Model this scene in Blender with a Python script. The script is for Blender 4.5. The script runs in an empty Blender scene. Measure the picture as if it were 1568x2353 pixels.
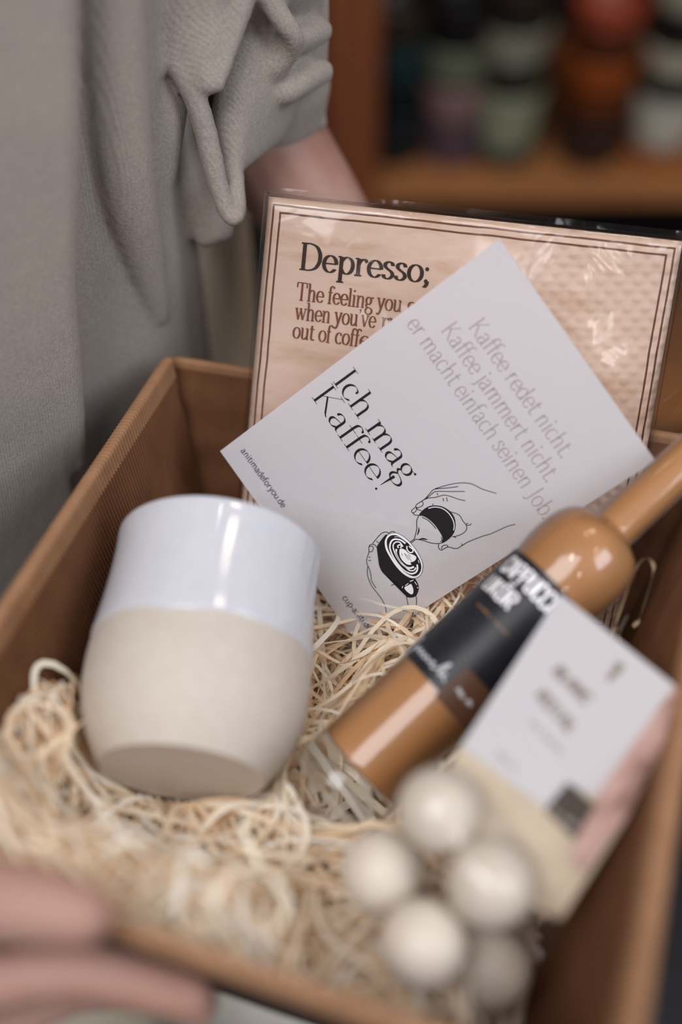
import bpy, bmesh, math, random
from math import sin, cos, pi, sqrt, radians, atan2
from mathutils import Vector, Matrix, noise

C = bpy.context.scene.collection
rnd = random.Random(7)

# ------------------------------------------------------------------ camera, world, lights, exposure
scene = bpy.context.scene
cam_d = bpy.data.cameras.new('camera')
cam = bpy.data.objects.new('camera', cam_d)
C.objects.link(cam)
cam.location = (0, 0, 1.35)
cam.rotation_euler = (radians(90 - 46), 0, 0)
cam_d.sensor_fit = 'VERTICAL'
cam_d.sensor_height = 36
cam_d.sensor_width = 24
cam_d.lens = 36 * 2650 / 2353
cam_d.clip_start = 0.02
cam_d.dof.use_dof = True
cam_d.dof.focus_distance = 0.482
cam_d.dof.aperture_fstop = 1.95
cam_d.dof.aperture_blades = 0
scene.camera = cam

world = bpy.data.worlds.new('world')
scene.world = world
world.use_nodes = True
wb = world.node_tree.nodes['Background']
wb.inputs[0].default_value = (1.0, 0.97, 0.97, 1)
wb.inputs[1].default_value = 0.20

scene.cycles.max_bounces = 20
scene.cycles.diffuse_bounces = 9
scene.cycles.transparent_max_bounces = 24
scene.view_settings.view_transform = 'Standard'
scene.view_settings.look = 'None'
scene.view_settings.exposure = 0.0
scene.view_settings.gamma = 1.0
scene.view_settings.use_curve_mapping = False


def area_lamp(name, loc, target, sx, sy, power, col):
    d = bpy.data.lights.new(name, 'AREA')
    d.shape = 'RECTANGLE'
    d.size, d.size_y = sx, sy
    d.energy = power
    d.color = col
    o = bpy.data.objects.new(name, d)
    C.objects.link(o)
    o.location = loc
    o.rotation_euler = (Vector(target) - Vector(loc)).to_track_quat('-Z', 'Y').to_euler()
    return o


# added soft key light high on the left behind the camera, and rows of small ceiling tubes
area_lamp('key_light', (-0.60, -0.72, 2.75), (0.03, 0.30, 1.0), 1.3, 1.0, 29.0, (0.96, 0.96, 1.0))
area_lamp('side_fill', (1.30, -0.70, 2.30), (0.0, 0.38, 1.05), 0.8, 0.9, 19.0, (0.84, 0.90, 1.0))  # cool fill added on the right for the shirt and cup
for lx, ly, pw in ((-2.10, -0.25, 3.4), (-1.40, -0.15, 3.4), (-0.30, -0.30, 3.0), (0.70, -0.40, 2.4), (0.10, 0.60, 1.6), (-0.55, 0.75, 1.4), (0.55, -1.95, 3.6), (0.45, -1.62, 2.6)):
    area_lamp('ceiling_tube', (lx, ly, 2.62), (lx, ly, 0), 0.05, 0.30, pw * 0.46, (1.0, 0.93, 0.85))
area_lamp('shelf_fill', (0.45, 0.75, 2.4), (0.35, 1.5, 0.6), 0.25, 0.25, 3.0, (1.0, 0.80, 0.6))  # warm fill added to brighten the shelf and its cups

# ------------------------------------------------------------------ measured poses (metres, world axes)
BOX = [[0.9762, -0.21632, -0.0154], [0.21213, 0.96724, -0.13943], [0.04506, 0.13285, 0.99011], [-0.07751, 0.41616, 1.01787]]
CARD = [[0.58012, -0.56857, -0.58326], [0.76485, 0.13398, 0.63012], [-0.28012, -0.81165, 0.51259], [0.06099, 0.3842, 1.10375]]
NAP = [[0.9873, -0.15664, -0.02649], [0.10652, 0.52898, 0.84192], [-0.11787, -0.83405, 0.53894], [-0.031, 0.42865, 1.096]]
CARD_LINES = [[[20.26, -29.75], [84.55, -29.41]], [[14.92, -39.47], [89.43, -39.86]], [[4.63, -49.3], [101.01, -49.59]]]
CARD_TITLE = [[[5.08, -88.06], [41.08, -88.55]], [[5.2, -99.55], [53.4, -100.29]]]
CARD_SMALL = [[[5.24, -140.09], [35.69, -139.8]], [[82.04, -141.47], [100.28, -140.35]]]
NAP_TITLE = [[16.45, -28.35], [71.92, -28.12]]
NAP_LINES = [[[16.6, -41.16], [61.6, -41.2]], [[16.84, -49.28], [51.42, -49.04]], [[16.49, -57.27], [45.3, -57.59]]]
ART_THIN = [[[65.71, -79.13], [67.52, -73.38], [69.78, -68.55], [72.55, -65.19], [76.66, -62.82], [81.36, -59.05]], [[70.36, -70.31], [68.76, -73.74], [65.85, -79.24], [66.06, -81.57], [66.76, -84.55], [66.98, -86.65]], [[73.52, -69.37], [70.05, -74.67], [66.89, -79.44], [66.84, -81.6], [66.99, -84.45]], [[76.83, -71.48], [74.54, -73.59], [71.95, -75.5], [69.94, -77.57], [68.83, -80.86], [67.18, -84.32], [66.83, -87.92], [66.89, -89.63]], [[66.89, -89.63], [67.49, -90.34], [68.36, -89.59], [68.55, -87.52], [67.72, -86.75], [67.04, -86.96]], [[67.49, -90.34], [67.66, -92.13], [67.96, -92.91], [68.75, -92.93], [69.04, -91.92], [68.7, -90.95], [67.8, -90.29]], [[68.75, -92.93], [69.97, -92.72], [71.13, -91.35]], [[67.8, -90.29], [68.89, -90.26], [70.11, -89.22]], [[67.63, -79.44], [68.67, -79.65]], [[70.74, -78.53], [71.99, -79.06]], [[71.26, -77.18], [72.99, -77.78]], [[70.31, -83.47], [70.92, -83.91]], [[71.13, -91.35], [72.46, -93.43], [75.33, -95.65], [77.21, -97.75], [78.25, -99.08]], [[78.62, -98.51], [80.8, -96.21], [83.0, -94.48], [85.06, -92.12], [85.98, -90.03]], [[72.52, -90.7], [75.15, -89.31], [78.19, -88.77], [79.7, -88.76]], [[83.84, -88.75], [85.01, -89.44], [85.18, -90.44]], [[78.25, -99.08], [78.31, -101.08], [78.37, -103.93]], [[78.62, -98.51], [78.87, -101.21], [78.68, -103.88]], [[77.05, -79.46], [80.18, -77.12], [83.02, -77.27], [85.49, -77.15], [87.07, -78.4], [87.44, -80.72], [86.97, -83.09], [86.14, -84.95]], [[85.49, -77.15], [86.09, -75.98], [86.02, -74.95]], [[85.0, -77.08], [85.12, -75.92]], [[85.57, -91.49], [86.78, -92.54], [88.31, -92.27], [88.48, -90.74], [88.89, -88.85], [91.24, -86.45], [91.45, -83.61], [91.61, -80.47], [92.8, -74.33], [93.85, -70.82], [94.63, -65.55], [95.13, -62.74], [96.11, -60.03]], [[86.14, -84.95], [86.62, -84.21], [87.51, -83.92]], [[90.6, -83.27], [91.45, -83.61]], [[88.06, -91.81], [87.26, -90.96], [87.39, -89.68], [88.15, -88.75], [88.65, -89.22]], [[70.03, -115.42], [69.05, -111.92], [68.6, -109.42], [68.96, -107.8], [69.82, -106.95], [70.43, -107.0]], [[70.25, -106.87], [70.35, -105.33], [70.94, -104.43], [71.61, -104.39]], [[69.98, -113.29], [71.21, -112.99]], [[72.37, -114.81], [71.17, -114.86], [70.11, -115.7], [69.96, -116.95], [70.48, -117.75], [72.24, -119.07], [73.76, -121.17], [75.05, -122.41], [76.76, -123.01], [78.83, -123.46], [81.43, -124.72], [82.97, -125.6], [86.46, -125.87]], [[76.76, -123.01], [78.77, -124.79], [80.9, -125.97], [84.27, -126.85], [87.18, -126.82], [89.61, -126.71], [91.98, -126.7], [94.59, -127.13], [96.91, -128.04], [99.2, -129.88], [100.56, -131.3]], [[70.33, -117.37], [70.81, -116.23], [71.72, -116.23], [72.65, -117.61], [72.12, -118.85]], [[73.85, -120.41], [74.38, -119.71]], [[74.91, -121.49], [75.62, -120.37]], [[89.22, -119.6], [89.33, -118.6], [90.1, -117.27]], [[96.82, -116.84], [100.12, -118.45]], [[98.65, -113.08], [100.91, -114.46], [102.52, -116.05], [102.86, -116.97]], [[100.82, -121.95], [102.14, -118.86]], [[102.34, -120.9], [103.13, -118.78]], [[103.38, -118.03], [105.46, -119.95]]]
ART_FILL = [[[71.13, -91.35], [70.24, -89.03], [70.26, -85.74], [71.36, -83.25], [73.43, -80.92], [76.57, -79.39], [79.82, -79.3], [82.86, -80.78], [85.09, -83.1], [86.08, -85.72], [86.33, -88.64], [85.93, -90.27], [84.45, -88.65], [81.53, -88.17], [77.77, -88.18], [74.61, -88.91], [72.37, -90.04]], [[74.94, -94.42], [76.57, -95.0], [77.53, -96.59], [77.42, -97.01], [76.22, -95.52]], [[79.34, -97.47], [79.92, -95.56], [81.75, -94.24], [80.51, -95.99]], [[70.13, -107.86], [70.7, -110.98], [72.2, -114.68], [74.25, -115.53], [76.97, -117.37], [79.24, -118.7], [82.24, -119.31], [84.8, -118.76], [87.76, -117.16], [90.93, -116.27], [92.52, -116.22], [94.58, -116.26], [96.82, -116.84], [98.24, -115.19], [98.65, -113.08], [97.27, -110.73], [95.5, -109.43], [93.44, -108.99], [91.81, -109.12], [86.54, -109.26], [78.94, -109.01], [72.93, -108.32]]]
ART_RING = [[70.6, -107.13], [71.57, -104.36], [73.91, -102.62], [77.17, -101.55], [80.92, -101.12], [84.69, -101.24], [88.3, -102.03], [90.65, -103.61], [92.24, -105.98], [92.24, -108.64], [90.68, -110.7], [87.56, -112.15], [83.28, -112.76], [78.71, -112.61], [74.96, -111.99], [72.28, -110.53], [71.06, -108.82]]
ART_COFFEE = [[72.17, -109.1], [71.51, -106.73], [72.63, -104.61], [74.78, -103.26], [77.55, -102.36], [81.09, -102.05], [84.87, -102.17], [88.08, -102.79], [90.3, -104.16], [91.54, -106.26], [91.42, -108.3], [89.91, -109.87], [86.9, -111.14], [82.46, -111.61], [78.36, -111.54], [74.91, -110.87]]
ART_WHITE = [[1.9389238972370333, [[70.87, -86.18], [71.9, -83.64], [74.04, -81.37], [77.05, -80.28], [80.19, -80.37], [82.55, -81.26], [84.24, -82.76]]], [3.903111009068993, [[77.72, -103.29], [75.33, -104.2], [73.67, -106.18], [73.81, -108.16], [75.49, -109.96], [78.71, -110.99], [82.69, -111.25], [86.38, -110.75], [89.41, -109.23], [90.21, -107.15], [89.44, -105.52], [87.8, -104.45]]], [2.984731948111583, [[78.27, -105.03], [76.09, -105.02], [74.98, -106.35], [75.38, -108.12], [77.48, -109.28], [81.4, -110.02], [85.08, -109.52], [88.03, -108.75], [89.07, -107.11], [88.56, -105.67]]], [1.1479738261967627, [[72.88, -105.6], [73.73, -104.09], [75.57, -103.04], [77.63, -102.43]]], [2.984731948111583, [[77.66, -106.99], [76.78, -106.74], [76.87, -105.61], [77.66, -105.38], [78.13, -106.26]]], [4.591895304787051, [[77.54, -107.98], [78.83, -109.19], [81.05, -109.76], [83.62, -109.79], [86.28, -109.07], [87.47, -107.8], [87.84, -106.21]]], [2.984731948111583, [[78.94, -103.39], [79.99, -104.16], [81.71, -104.1], [82.37, -102.86], [81.33, -102.09], [80.28, -102.51], [79.41, -102.67]]], [1.6071633566754677, [[86.45, -102.93], [87.73, -103.34]]], [1.6071633566754677, [[92.58, -116.13], [92.19, -115.3]]], [1.6071633566754677, [[92.53, -114.35], [92.4, -112.5]]], [1.8367581219148204, [[92.12, -111.49], [92.4, -109.82]]], [1.8367581219148204, [[93.31, -109.82], [94.97, -109.84]]], [2.066352887154173, [[95.8, -110.18], [96.3, -110.42]]]]
ART_WFILL = [[[78.59, -107.14], [78.53, -106.03], [79.99, -104.97], [81.74, -104.65], [83.71, -103.18], [85.17, -102.92], [85.93, -104.54], [85.53, -106.38], [86.47, -106.53], [85.54, -107.99], [83.27, -108.72], [80.81, -108.52]], [[92.98, -115.08], [93.08, -113.27], [93.24, -111.78], [94.71, -111.92], [96.12, -112.56], [97.07, -113.53], [96.88, -114.46], [94.69, -115.26]]]
ART_OVER = [[1.0331764435770865, [[80.17, -107.1], [81.39, -107.61]]], [1.0331764435770865, [[80.81, -106.1], [82.68, -106.41], [84.13, -106.15]]], [1.0331764435770865, [[81.97, -105.09], [83.72, -104.78]]], [1.0331764435770865, [[81.39, -106.0], [83.72, -105.58], [85.24, -105.63]]], [1.0331764435770865, [[74.62, -108.5], [75.9, -109.72], [78.94, -110.63], [82.92, -110.88], [86.61, -110.38], [89.06, -108.97]]], [1.0331764435770865, [[77.54, -108.78], [81.05, -109.76], [83.44, -109.66]]]]
BAG = [[0.66671, -0.7348, -0.12474], [0.74508, 0.65295, 0.13606], [-0.01853, -0.18366, 0.98282], [0.07608, 0.2574, 1.0425]]
BAG_OUT = [[0.0, -0.0], [54.88, -0.25], [67.17, -43.89], [73.99, -81.17], [60.2, -87.03], [34.88, -83.61], [19.33, -75.78], [16.34, -65.01]]
BAG_LABEL = [[0.0, -0.0], [48.54, 2.0], [56.28, -45.59], [47.53, -48.95], [48.02, -60.51], [16.34, -65.01]]
BAG_PINK = [[48.54, 2.0], [54.88, -0.25], [67.17, -43.89], [69.33, -67.34], [62.91, -64.66], [56.28, -45.59]]
BAG_BADGE = [[47.34, -48.74], [58.14, -48.11], [61.11, -60.68], [48.76, -60.52]]
BAG_TEXT = [[[18.18, -24.31], [33.67, -25.15]], [[20.19, -34.93], [37.24, -36.5]], [[25.23, -43.03], [39.84, -43.5]], [[25.88, -58.88], [33.6, -58.99]], [[50.04, -60.34], [58.76, -58.85]], [[31.36, -6.29], [32.56, -12.05]]]
BALLS = [[0.03002, 0.17902, 1.03354], [0.01308, 0.16978, 1.01211], [0.04414, 0.15741, 1.02936], [0.02452, 0.14553, 1.0151], [0.04658, 0.14844, 0.9901]]
MUG = [[-0.05663, 0.21742, 0.98999], [-0.04791, 0.31037, 1.01024]]
FOREARM_L = [[-0.0708, 0.54606, 1.14054, 0.036], [-0.05368, 0.54049, 1.09345, 0.031], [-0.03302, 0.52567, 1.06246, 0.029], [-0.00949, 0.51063, 1.02986, 0.026], [0.00362, 0.50417, 1.00278, 0.023], [0.01289, 0.49271, 0.9778, 0.02]]
SLEEVE = [[-0.04876, 0.51325, 1.21312, 0.058], [-0.04194, 0.50745, 1.17971, 0.044], [-0.0377, 0.52502, 1.14107, 0.031], [-0.03715, 0.52652, 1.11472, 0.03], [-0.0357, 0.5271, 1.09443, 0.031]]
ROLLS = [[[-0.03795, 0.47126, 1.17257, 0.0045], [-0.03836, 0.46645, 1.16097, 0.0042], [-0.04185, 0.46295, 1.15203, 0.004], [-0.04564, 0.45897, 1.14401, 0.004], [-0.0498, 0.45169, 1.1356, 0.0038], [-0.05333, 0.44966, 1.13364, 0.004]], [[-0.07031, 0.4596, 1.14463, 0.004], [-0.06181, 0.45449, 1.1383, 0.0042], [-0.05545, 0.45042, 1.13437, 0.004], [-0.05051, 0.45017, 1.13413, 0.004]], [[-0.03208, 0.476, 1.16741, 0.006], [-0.02808, 0.47393, 1.15707, 0.005], [-0.02307, 0.47357, 1.14838, 0.0048], [-0.01956, 0.47526, 1.14168, 0.0045], [-0.0221, 0.47921, 1.13437, 0.005], [-0.02877, 0.48178, 1.12712, 0.007]], [[-0.01283, 0.53061, 1.14647, 0.0075], [-0.01228, 0.52381, 1.126, 0.007], [-0.01211, 0.52217, 1.11051, 0.006], [-0.01282, 0.52072, 1.09105, 0.005]], [[-0.02132, 0.48127, 1.13775, 0.006], [-0.01575, 0.4925, 1.13469, 0.006], [-0.00943, 0.50746, 1.13106, 0.006]], [[-0.02458, 0.48398, 1.11534, 0.007], [-0.0161, 0.49058, 1.11754, 0.007], [-0.00899, 0.50206, 1.11473, 0.006]], [[-0.02934, 0.51151, 1.09327, 0.0055], [-0.01944, 0.5179, 1.08832, 0.0045], [-0.01007, 0.52123, 1.08042, 0.004]], [[-0.06693, 0.4555, 1.13928, 0.0045], [-0.06278, 0.45235, 1.13345, 0.0048], [-0.05938, 0.45041, 1.12602, 0.005], [-0.05651, 0.44764, 1.115, 0.005], [-0.05429, 0.444, 1.10315, 0.005], [-0.0518, 0.44013, 1.09107, 0.0045], [-0.04904, 0.43725, 1.08273, 0.004], [-0.04614, 0.43611, 1.08023, 0.0036], [-0.04387, 0.44016, 1.08137, 0.0036], [-0.04509, 0.44661, 1.08621, 0.004], [-0.04821, 0.45612, 1.09122, 0.006]], [[-0.05736, 0.53415, 1.17074, 0.03], [-0.05626, 0.53236, 1.13426, 0.03], [-0.0538, 0.52558, 1.10686, 0.027], [-0.0496, 0.52188, 1.08938, 0.02]], [[-0.0404, 0.48859, 1.15733, 0.008], [-0.03602, 0.49088, 1.14008, 0.01], [-0.03472, 0.48936, 1.12749, 0.01]]]
SHEETS = [[[[-0.06851, 0.46879, 1.17018, 0.005], [-0.06919, 0.46446, 1.15488, 0.005], [-0.06994, 0.46122, 1.1448, 0.0045]], [[-0.04639, 0.4657, 1.17137, 0.005], [-0.04951, 0.46346, 1.1553, 0.005], [-0.05569, 0.45174, 1.13704, 0.0045]]], [[[-0.03865, 0.48357, 1.1358, 0.008], [-0.04455, 0.47545, 1.12239, 0.009], [-0.04755, 0.46765, 1.10652, 0.009], [-0.04764, 0.45926, 1.09425, 0.006]], [[-0.01774, 0.50701, 1.14453, 0.008], [-0.02066, 0.49897, 1.12704, 0.009], [-0.026, 0.49885, 1.10607, 0.009], [-0.03209, 0.48889, 1.09228, 0.006]]], [[[-0.06909, 0.48669, 1.11101, 0.006], [-0.0675, 0.47083, 1.08179, 0.006], [-0.0628, 0.45902, 1.05649, 0.005]], [[-0.06102, 0.48028, 1.09787, 0.006], [-0.05626, 0.47251, 1.07646, 0.006], [-0.0538, 0.46118, 1.05857, 0.005]]]]
FOLDEDGE = [[-0.09519, 0.40371, 1.22111, 0.01], [-0.09968, 0.39858, 1.18847, 0.01], [-0.10442, 0.39312, 1.15203, 0.01], [-0.10948, 0.38851, 1.1196, 0.01], [-0.11454, 0.38402, 1.08347, 0.009], [-0.11752, 0.38176, 1.04112, 0.008], [-0.11894, 0.38087, 1.00995, 0.006], [-0.11952, 0.38067, 0.98624, 0.003]]
FOLDS2 = [[[-0.0836, 0.44321, 1.20127, 0.014], [-0.0883, 0.43654, 1.15663, 0.014], [-0.08999, 0.43272, 1.1035, 0.013], [-0.08785, 0.43645, 1.05863, 0.01], [-0.08597, 0.43983, 1.02779, 0.006]], [[-0.07562, 0.51103, 1.15398, 0.012], [-0.0753, 0.46484, 1.12557, 0.012], [-0.0792, 0.45351, 1.09165, 0.008]], [[-0.12828, 0.38713, 1.01211, 0.006], [-0.14128, 0.37276, 0.99111, 0.009], [-0.15669, 0.35827, 0.97802, 0.009]]]
HAND_R = {"palm": [[-0.18258, 0.14029, 0.98501, 0.026], [-0.15675, 0.14006, 1.00565, 0.024], [-0.13198, 0.13782, 1.01739, 0.022]], "thumb": [[-0.13662, 0.13723, 1.03072, 0.0135], [-0.1135, 0.13852, 1.05004, 0.012], [-0.0939, 0.13695, 1.06242, 0.011], [-0.07752, 0.13318, 1.06713, 0.0103], [-0.0659, 0.13008, 1.0683, 0.0086]], "index": [[-0.12804, 0.13282, 1.02646, 0.011], [-0.10284, 0.13388, 1.01879, 0.0095], [-0.07937, 0.13614, 1.01958, 0.0085], [-0.06007, 0.13435, 1.01537, 0.008], [-0.04355, 0.13109, 1.01136, 0.0068]], "middle": [[-0.13395, 0.12972, 1.00262, 0.011], [-0.10717, 0.13446, 1.00374, 0.0095], [-0.08156, 0.14009, 1.00286, 0.0085], [-0.0608, 0.14038, 0.99635, 0.008], [-0.04333, 0.13679, 0.99238, 0.0068]], "ring": [[-0.14, 0.12379, 0.98021, 0.0105], [-0.11279, 0.13364, 0.97859, 0.009], [-0.08774, 0.14764, 0.97445, 0.0082], [-0.06748, 0.15155, 0.96766, 0.0078], [-0.05181, 0.14924, 0.96178, 0.0065]], "pinky": [[-0.14793, 0.11846, 0.95698, 0.0095], [-0.12291, 0.13389, 0.9524, 0.008], [-0.09914, 0.15738, 0.94464, 0.007], [-0.08082, 0.16615, 0.93798, 0.0066], [-0.06819, 0.16402, 0.93398, 0.0056]]}
HERO = [[[-0.00869, 0.29823, 0.98462], [0.00105, 0.2967, 0.99009], [0.00891, 0.29655, 0.99273], [0.01688, 0.2967, 0.98871], [0.02767, 0.29772, 0.98413], [0.03692, 0.29908, 0.97849]], [[0.10494, 0.27552, 0.9905], [0.10527, 0.27597, 1.00483], [0.11091, 0.28732, 1.01579], [0.11444, 0.2907, 1.02322], [0.11807, 0.28986, 1.02242], [0.11855, 0.28732, 1.01579], [0.1152, 0.27971, 1.00149], [0.11394, 0.28041, 0.99521]], [[-0.09654, 0.2221, 0.99451], [-0.09995, 0.22488, 1.00415], [-0.09902, 0.22754, 1.01366], [-0.0957, 0.22841, 1.0145], [-0.0939, 0.2254, 1.00882], [-0.09618, 0.21994, 1.00355]], [[-0.06877, 0.15237, 1.03144], [-0.08006, 0.1611, 1.03292], [-0.08579, 0.16722, 1.03188], [-0.09295, 0.16797, 1.0326], [-0.10051, 0.16816, 1.03278], [-0.10091, 0.16822, 1.02589], [-0.0986, 0.16821, 1.01893]], [[-0.06027, 0.15009, 1.03619], [-0.0713, 0.15601, 1.03495], [-0.08254, 0.16535, 1.03007], [-0.08895, 0.17688, 1.02731], [-0.09283, 0.18979, 1.02587], [-0.09608, 0.2011, 1.02289], [-0.09676, 0.21273, 1.02022]], [[-0.06758, 0.18134, 1.01076], [-0.07944, 0.19347, 1.00857], [-0.08742, 0.20491, 1.00572], [-0.0957, 0.21668, 1.00318], [-0.09231, 0.22488, 1.00415]], [[-0.10121, 0.21183, 1.00544], [-0.1027, 0.21504, 1.00855], [-0.0957, 0.22211, 1.00842], [-0.08925, 0.22928, 1.0084]], [[-0.025, 0.1696, 1.01333], [-0.03085, 0.18187, 1.01822], [-0.02709, 0.19038, 1.01949], [-0.01871, 0.18938, 1.01852], [-0.01295, 0.17989, 1.0163], [-0.01413, 0.1696, 1.01333]], [[-0.04587, 0.14253, 1.03583], [-0.04665, 0.15601, 1.03495], [-0.04609, 0.16628, 1.03097], [-0.03958, 0.16347, 1.02826]], [[-0.03786, 0.14741, 1.0336], [-0.03085, 0.15783, 1.03671], [-0.02073, 0.15692, 1.03583], [-0.01544, 0.1483, 1.03446], [-0.02011, 0.13988, 1.03328]], [[-0.10508, 0.19432, 0.99549], [-0.10214, 0.19644, 0.99754], [-0.09772, 0.19962, 1.0006]]]
TROU = [[-0.05748, 0.56032, 0.94579]]
BOT_AXIS = [[-0.0044, 0.22393, 0.96569], [0.10158, 0.29781, 1.03009]]


# ------------------------------------------------------------------ helpers
def frame(m):
    a, b, n, o = (Vector(v) for v in m)
    n = a.cross(b)
    return Matrix(((a.x, b.x, n.x, o.x), (a.y, b.y, n.y, o.y), (a.z, b.z, n.z, o.z), (0, 0, 0, 1)))


def axis_frame(base, tip):
    """z along the axis, y towards the viewer's side so that angle 0 has a fixed meaning."""
    z = (tip - base).normalized()
    y = (Vector((0, 0, 1.35)) - base)
    y = (y - z * y.dot(z)).normalized()
    x = y.cross(z)
    return Matrix(((x.x, y.x, z.x, base.x), (x.y, y.y, z.y, base.y), (x.z, y.z, z.z, base.z), (0, 0, 0, 1)))


def thing(name, label, cat, mat=None, group=None):
    o = bpy.data.objects.new(name, None)
    o.empty_display_size = 0.02
    C.objects.link(o)
    if mat is not None:
        o.matrix_world = mat
    o['label'] = label
    o['category'] = cat
    if group:
        o['group'] = group
    return o


def obj(name, bm, mat, parent=None, smooth=True, label=None):
    me = bpy.data.meshes.new(name)
    bm.to_mesh(me)
    bm.free()
    mats = mat if isinstance(mat, (list, tuple)) else [mat]
    for m in mats:
        me.materials.append(m)
    if smooth:
        for p in me.polygons:
            p.use_smooth = True
    o = bpy.data.objects.new(name, me)
    C.objects.link(o)
    if parent:
        o.parent = parent
    if label:
        o['label'] = label
    return o


def copy_thing(root, mat):
    r = root.copy()
    C.objects.link(r)
    r.matrix_world = mat
    for ch in list(root.children):
        c = ch.copy()
        C.objects.link(c)
        c.parent = r
        for g in ch.children:
            d = g.copy()
            C.objects.link(d)
            d.parent = c
    return r


def lathe(bm, prof, n=64, z0=0):
    """prof: list of (r, z); r == 0 at an end closes to a pole."""
    rings = []
    for r, z in prof:
        if r < 1e-7:
            rings.append([bm.verts.new((0, 0, z + z0))])
        else:
            rings.append([bm.verts.new((r * cos(2 * pi * i / n), r * sin(2 * pi * i / n), z + z0)) for i in range(n)])
    for A, B in zip(rings, rings[1:]):
        for i in range(n):
            j = (i + 1) % n
            if len(A) == 1 and len(B) == 1:
                continue
            if len(A) == 1:
                bm.faces.new((A[0], B[j], B[i]))
            elif len(B) == 1:
                bm.faces.new((A[i], A[j], B[0]))
            else:
                bm.faces.new((A[i], A[j], B[j], B[i]))
    bmesh.ops.recalc_face_normals(bm, faces=bm.faces)


def smooth_prof(pts, k=6):
    return [tuple(p) for p in catmull([Vector((r, z)) for r, z in pts], k)]


def catmull(P, k=8, closed=False):
    P = [Vector(p) for p in P]
    n = len(P)
    if n < 3 and not closed:
        return [P[0].lerp(P[-1], i / k) for i in range(k + 1)]
    out = []
    rng = range(n) if closed else range(n - 1)
    for i in rng:
        if closed:
            p0, p1, p2, p3 = P[(i - 1) % n], P[i], P[(i + 1) % n], P[(i + 2) % n]
        else:
            p1, p2 = P[i], P[i + 1]
            p0 = P[i - 1] if i > 0 else p1 * 2 - p2
            p3 = P[i + 2] if i + 2 < n else p2 * 2 - p1
        for s in range(k):
            t = s / k
            out.append(0.5 * ((2 * p1) + (p2 - p0) * t + (2 * p0 - 5 * p1 + 4 * p2 - p3) * t * t + (3 * p1 - p0 - 3 * p2 + p3) * t ** 3))
    if not closed:
        out.append(P[-1].copy())
    return out


def box_bm(bm, x0, x1, y0, y1, z0, z1, bev=0.0, seg=2):
    v = [bm.verts.new(p) for p in ((x0, y0, z0), (x1, y0, z0), (x1, y1, z0), (x0, y1, z0), (x0, y0, z1), (x1, y0, z1), (x1, y1, z1), (x0, y1, z1))]
    fs = [bm.faces.new([v[i] for i in f]) for f in ((3, 2, 1, 0), (4, 5, 6, 7), (0, 1, 5, 4), (1, 2, 6, 5), (2, 3, 7, 6), (3, 0, 4, 7))]
    if bev:
        es = set(e for f in fs for e in f.edges)
        bmesh.ops.bevel(bm, geom=list(es), offset=bev, segments=seg, profile=0.5, affect='EDGES')


def capsules(bm, pts, k=6, n=16):
    """a closed tapered tube with round ends through (x, y, z, r) points."""
    P = catmull([Vector(p) for p in pts], k) if len(pts) > 2 else [Vector(p) for p in pts]
    Q = [Vector(p[:3]) for p in P]
    R = [max(p[3], 0.001) for p in P]
    t0 = (Q[1] - Q[0]).normalized()
    t1 = (Q[-1] - Q[-2]).normalized()
    cap = (0.95, 0.8, 0.5)
    Q2 = [Q[0] - t0 * R[0] * c for c in cap] + Q + [Q[-1] + t1 * R[-1] * c for c in reversed(cap)]
    R2 = [R[0] * sqrt(1 - c * c) for c in cap] + R + [R[-1] * sqrt(1 - c * c) for c in reversed(cap)]
    up = t0.orthogonal().normalized()
    rings = []
    for i, q in enumerate(Q2):
        t = (Q2[min(i + 1, len(Q2) - 1)] - Q2[max(i - 1, 0)]).normalized()
        up = (up - t * up.dot(t)).normalized()
        s = t.cross(up)
        rings.append([bm.verts.new(q + (up * cos(2 * pi * a / n) + s * sin(2 * pi * a / n)) * R2[i]) for a in range(n)])
    for A, B in zip(rings, rings[1:]):
        for i in range(n):
            j = (i + 1) % n
            bm.faces.new((A[i], A[j], B[j], B[i]))
    bm.faces.new(list(reversed(rings[0])))
    bm.faces.new(rings[-1])


def fuse(o, voxel, it=6, fac=0.5):
    m = o.modifiers.new('fuse', 'REMESH')
    m.mode = 'VOXEL'
    m.voxel_size = voxel
    m.use_smooth_shade = True
    if it:
        s = o.modifiers.new('soften', 'SMOOTH')
        s.iterations = it
        s.factor = fac


def grid_faces(bm, rows, closed=False):
    for A, B in zip(rows, rows[1:]):
        n = len(A)
        for i in range(n if closed else n - 1):
            j = (i + 1) % n
            bm.faces.new((A[i], A[j], B[j], B[i]))


# ------------------------------------------------------------------ materials
def srgb(r, g, b):
    f = lambda c: (c / 255) / 12.92 if c / 255 <= 0.04045 else ((c / 255 + 0.055) / 1.055) ** 2.4
    return (f(r), f(g), f(b), 1)


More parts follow.
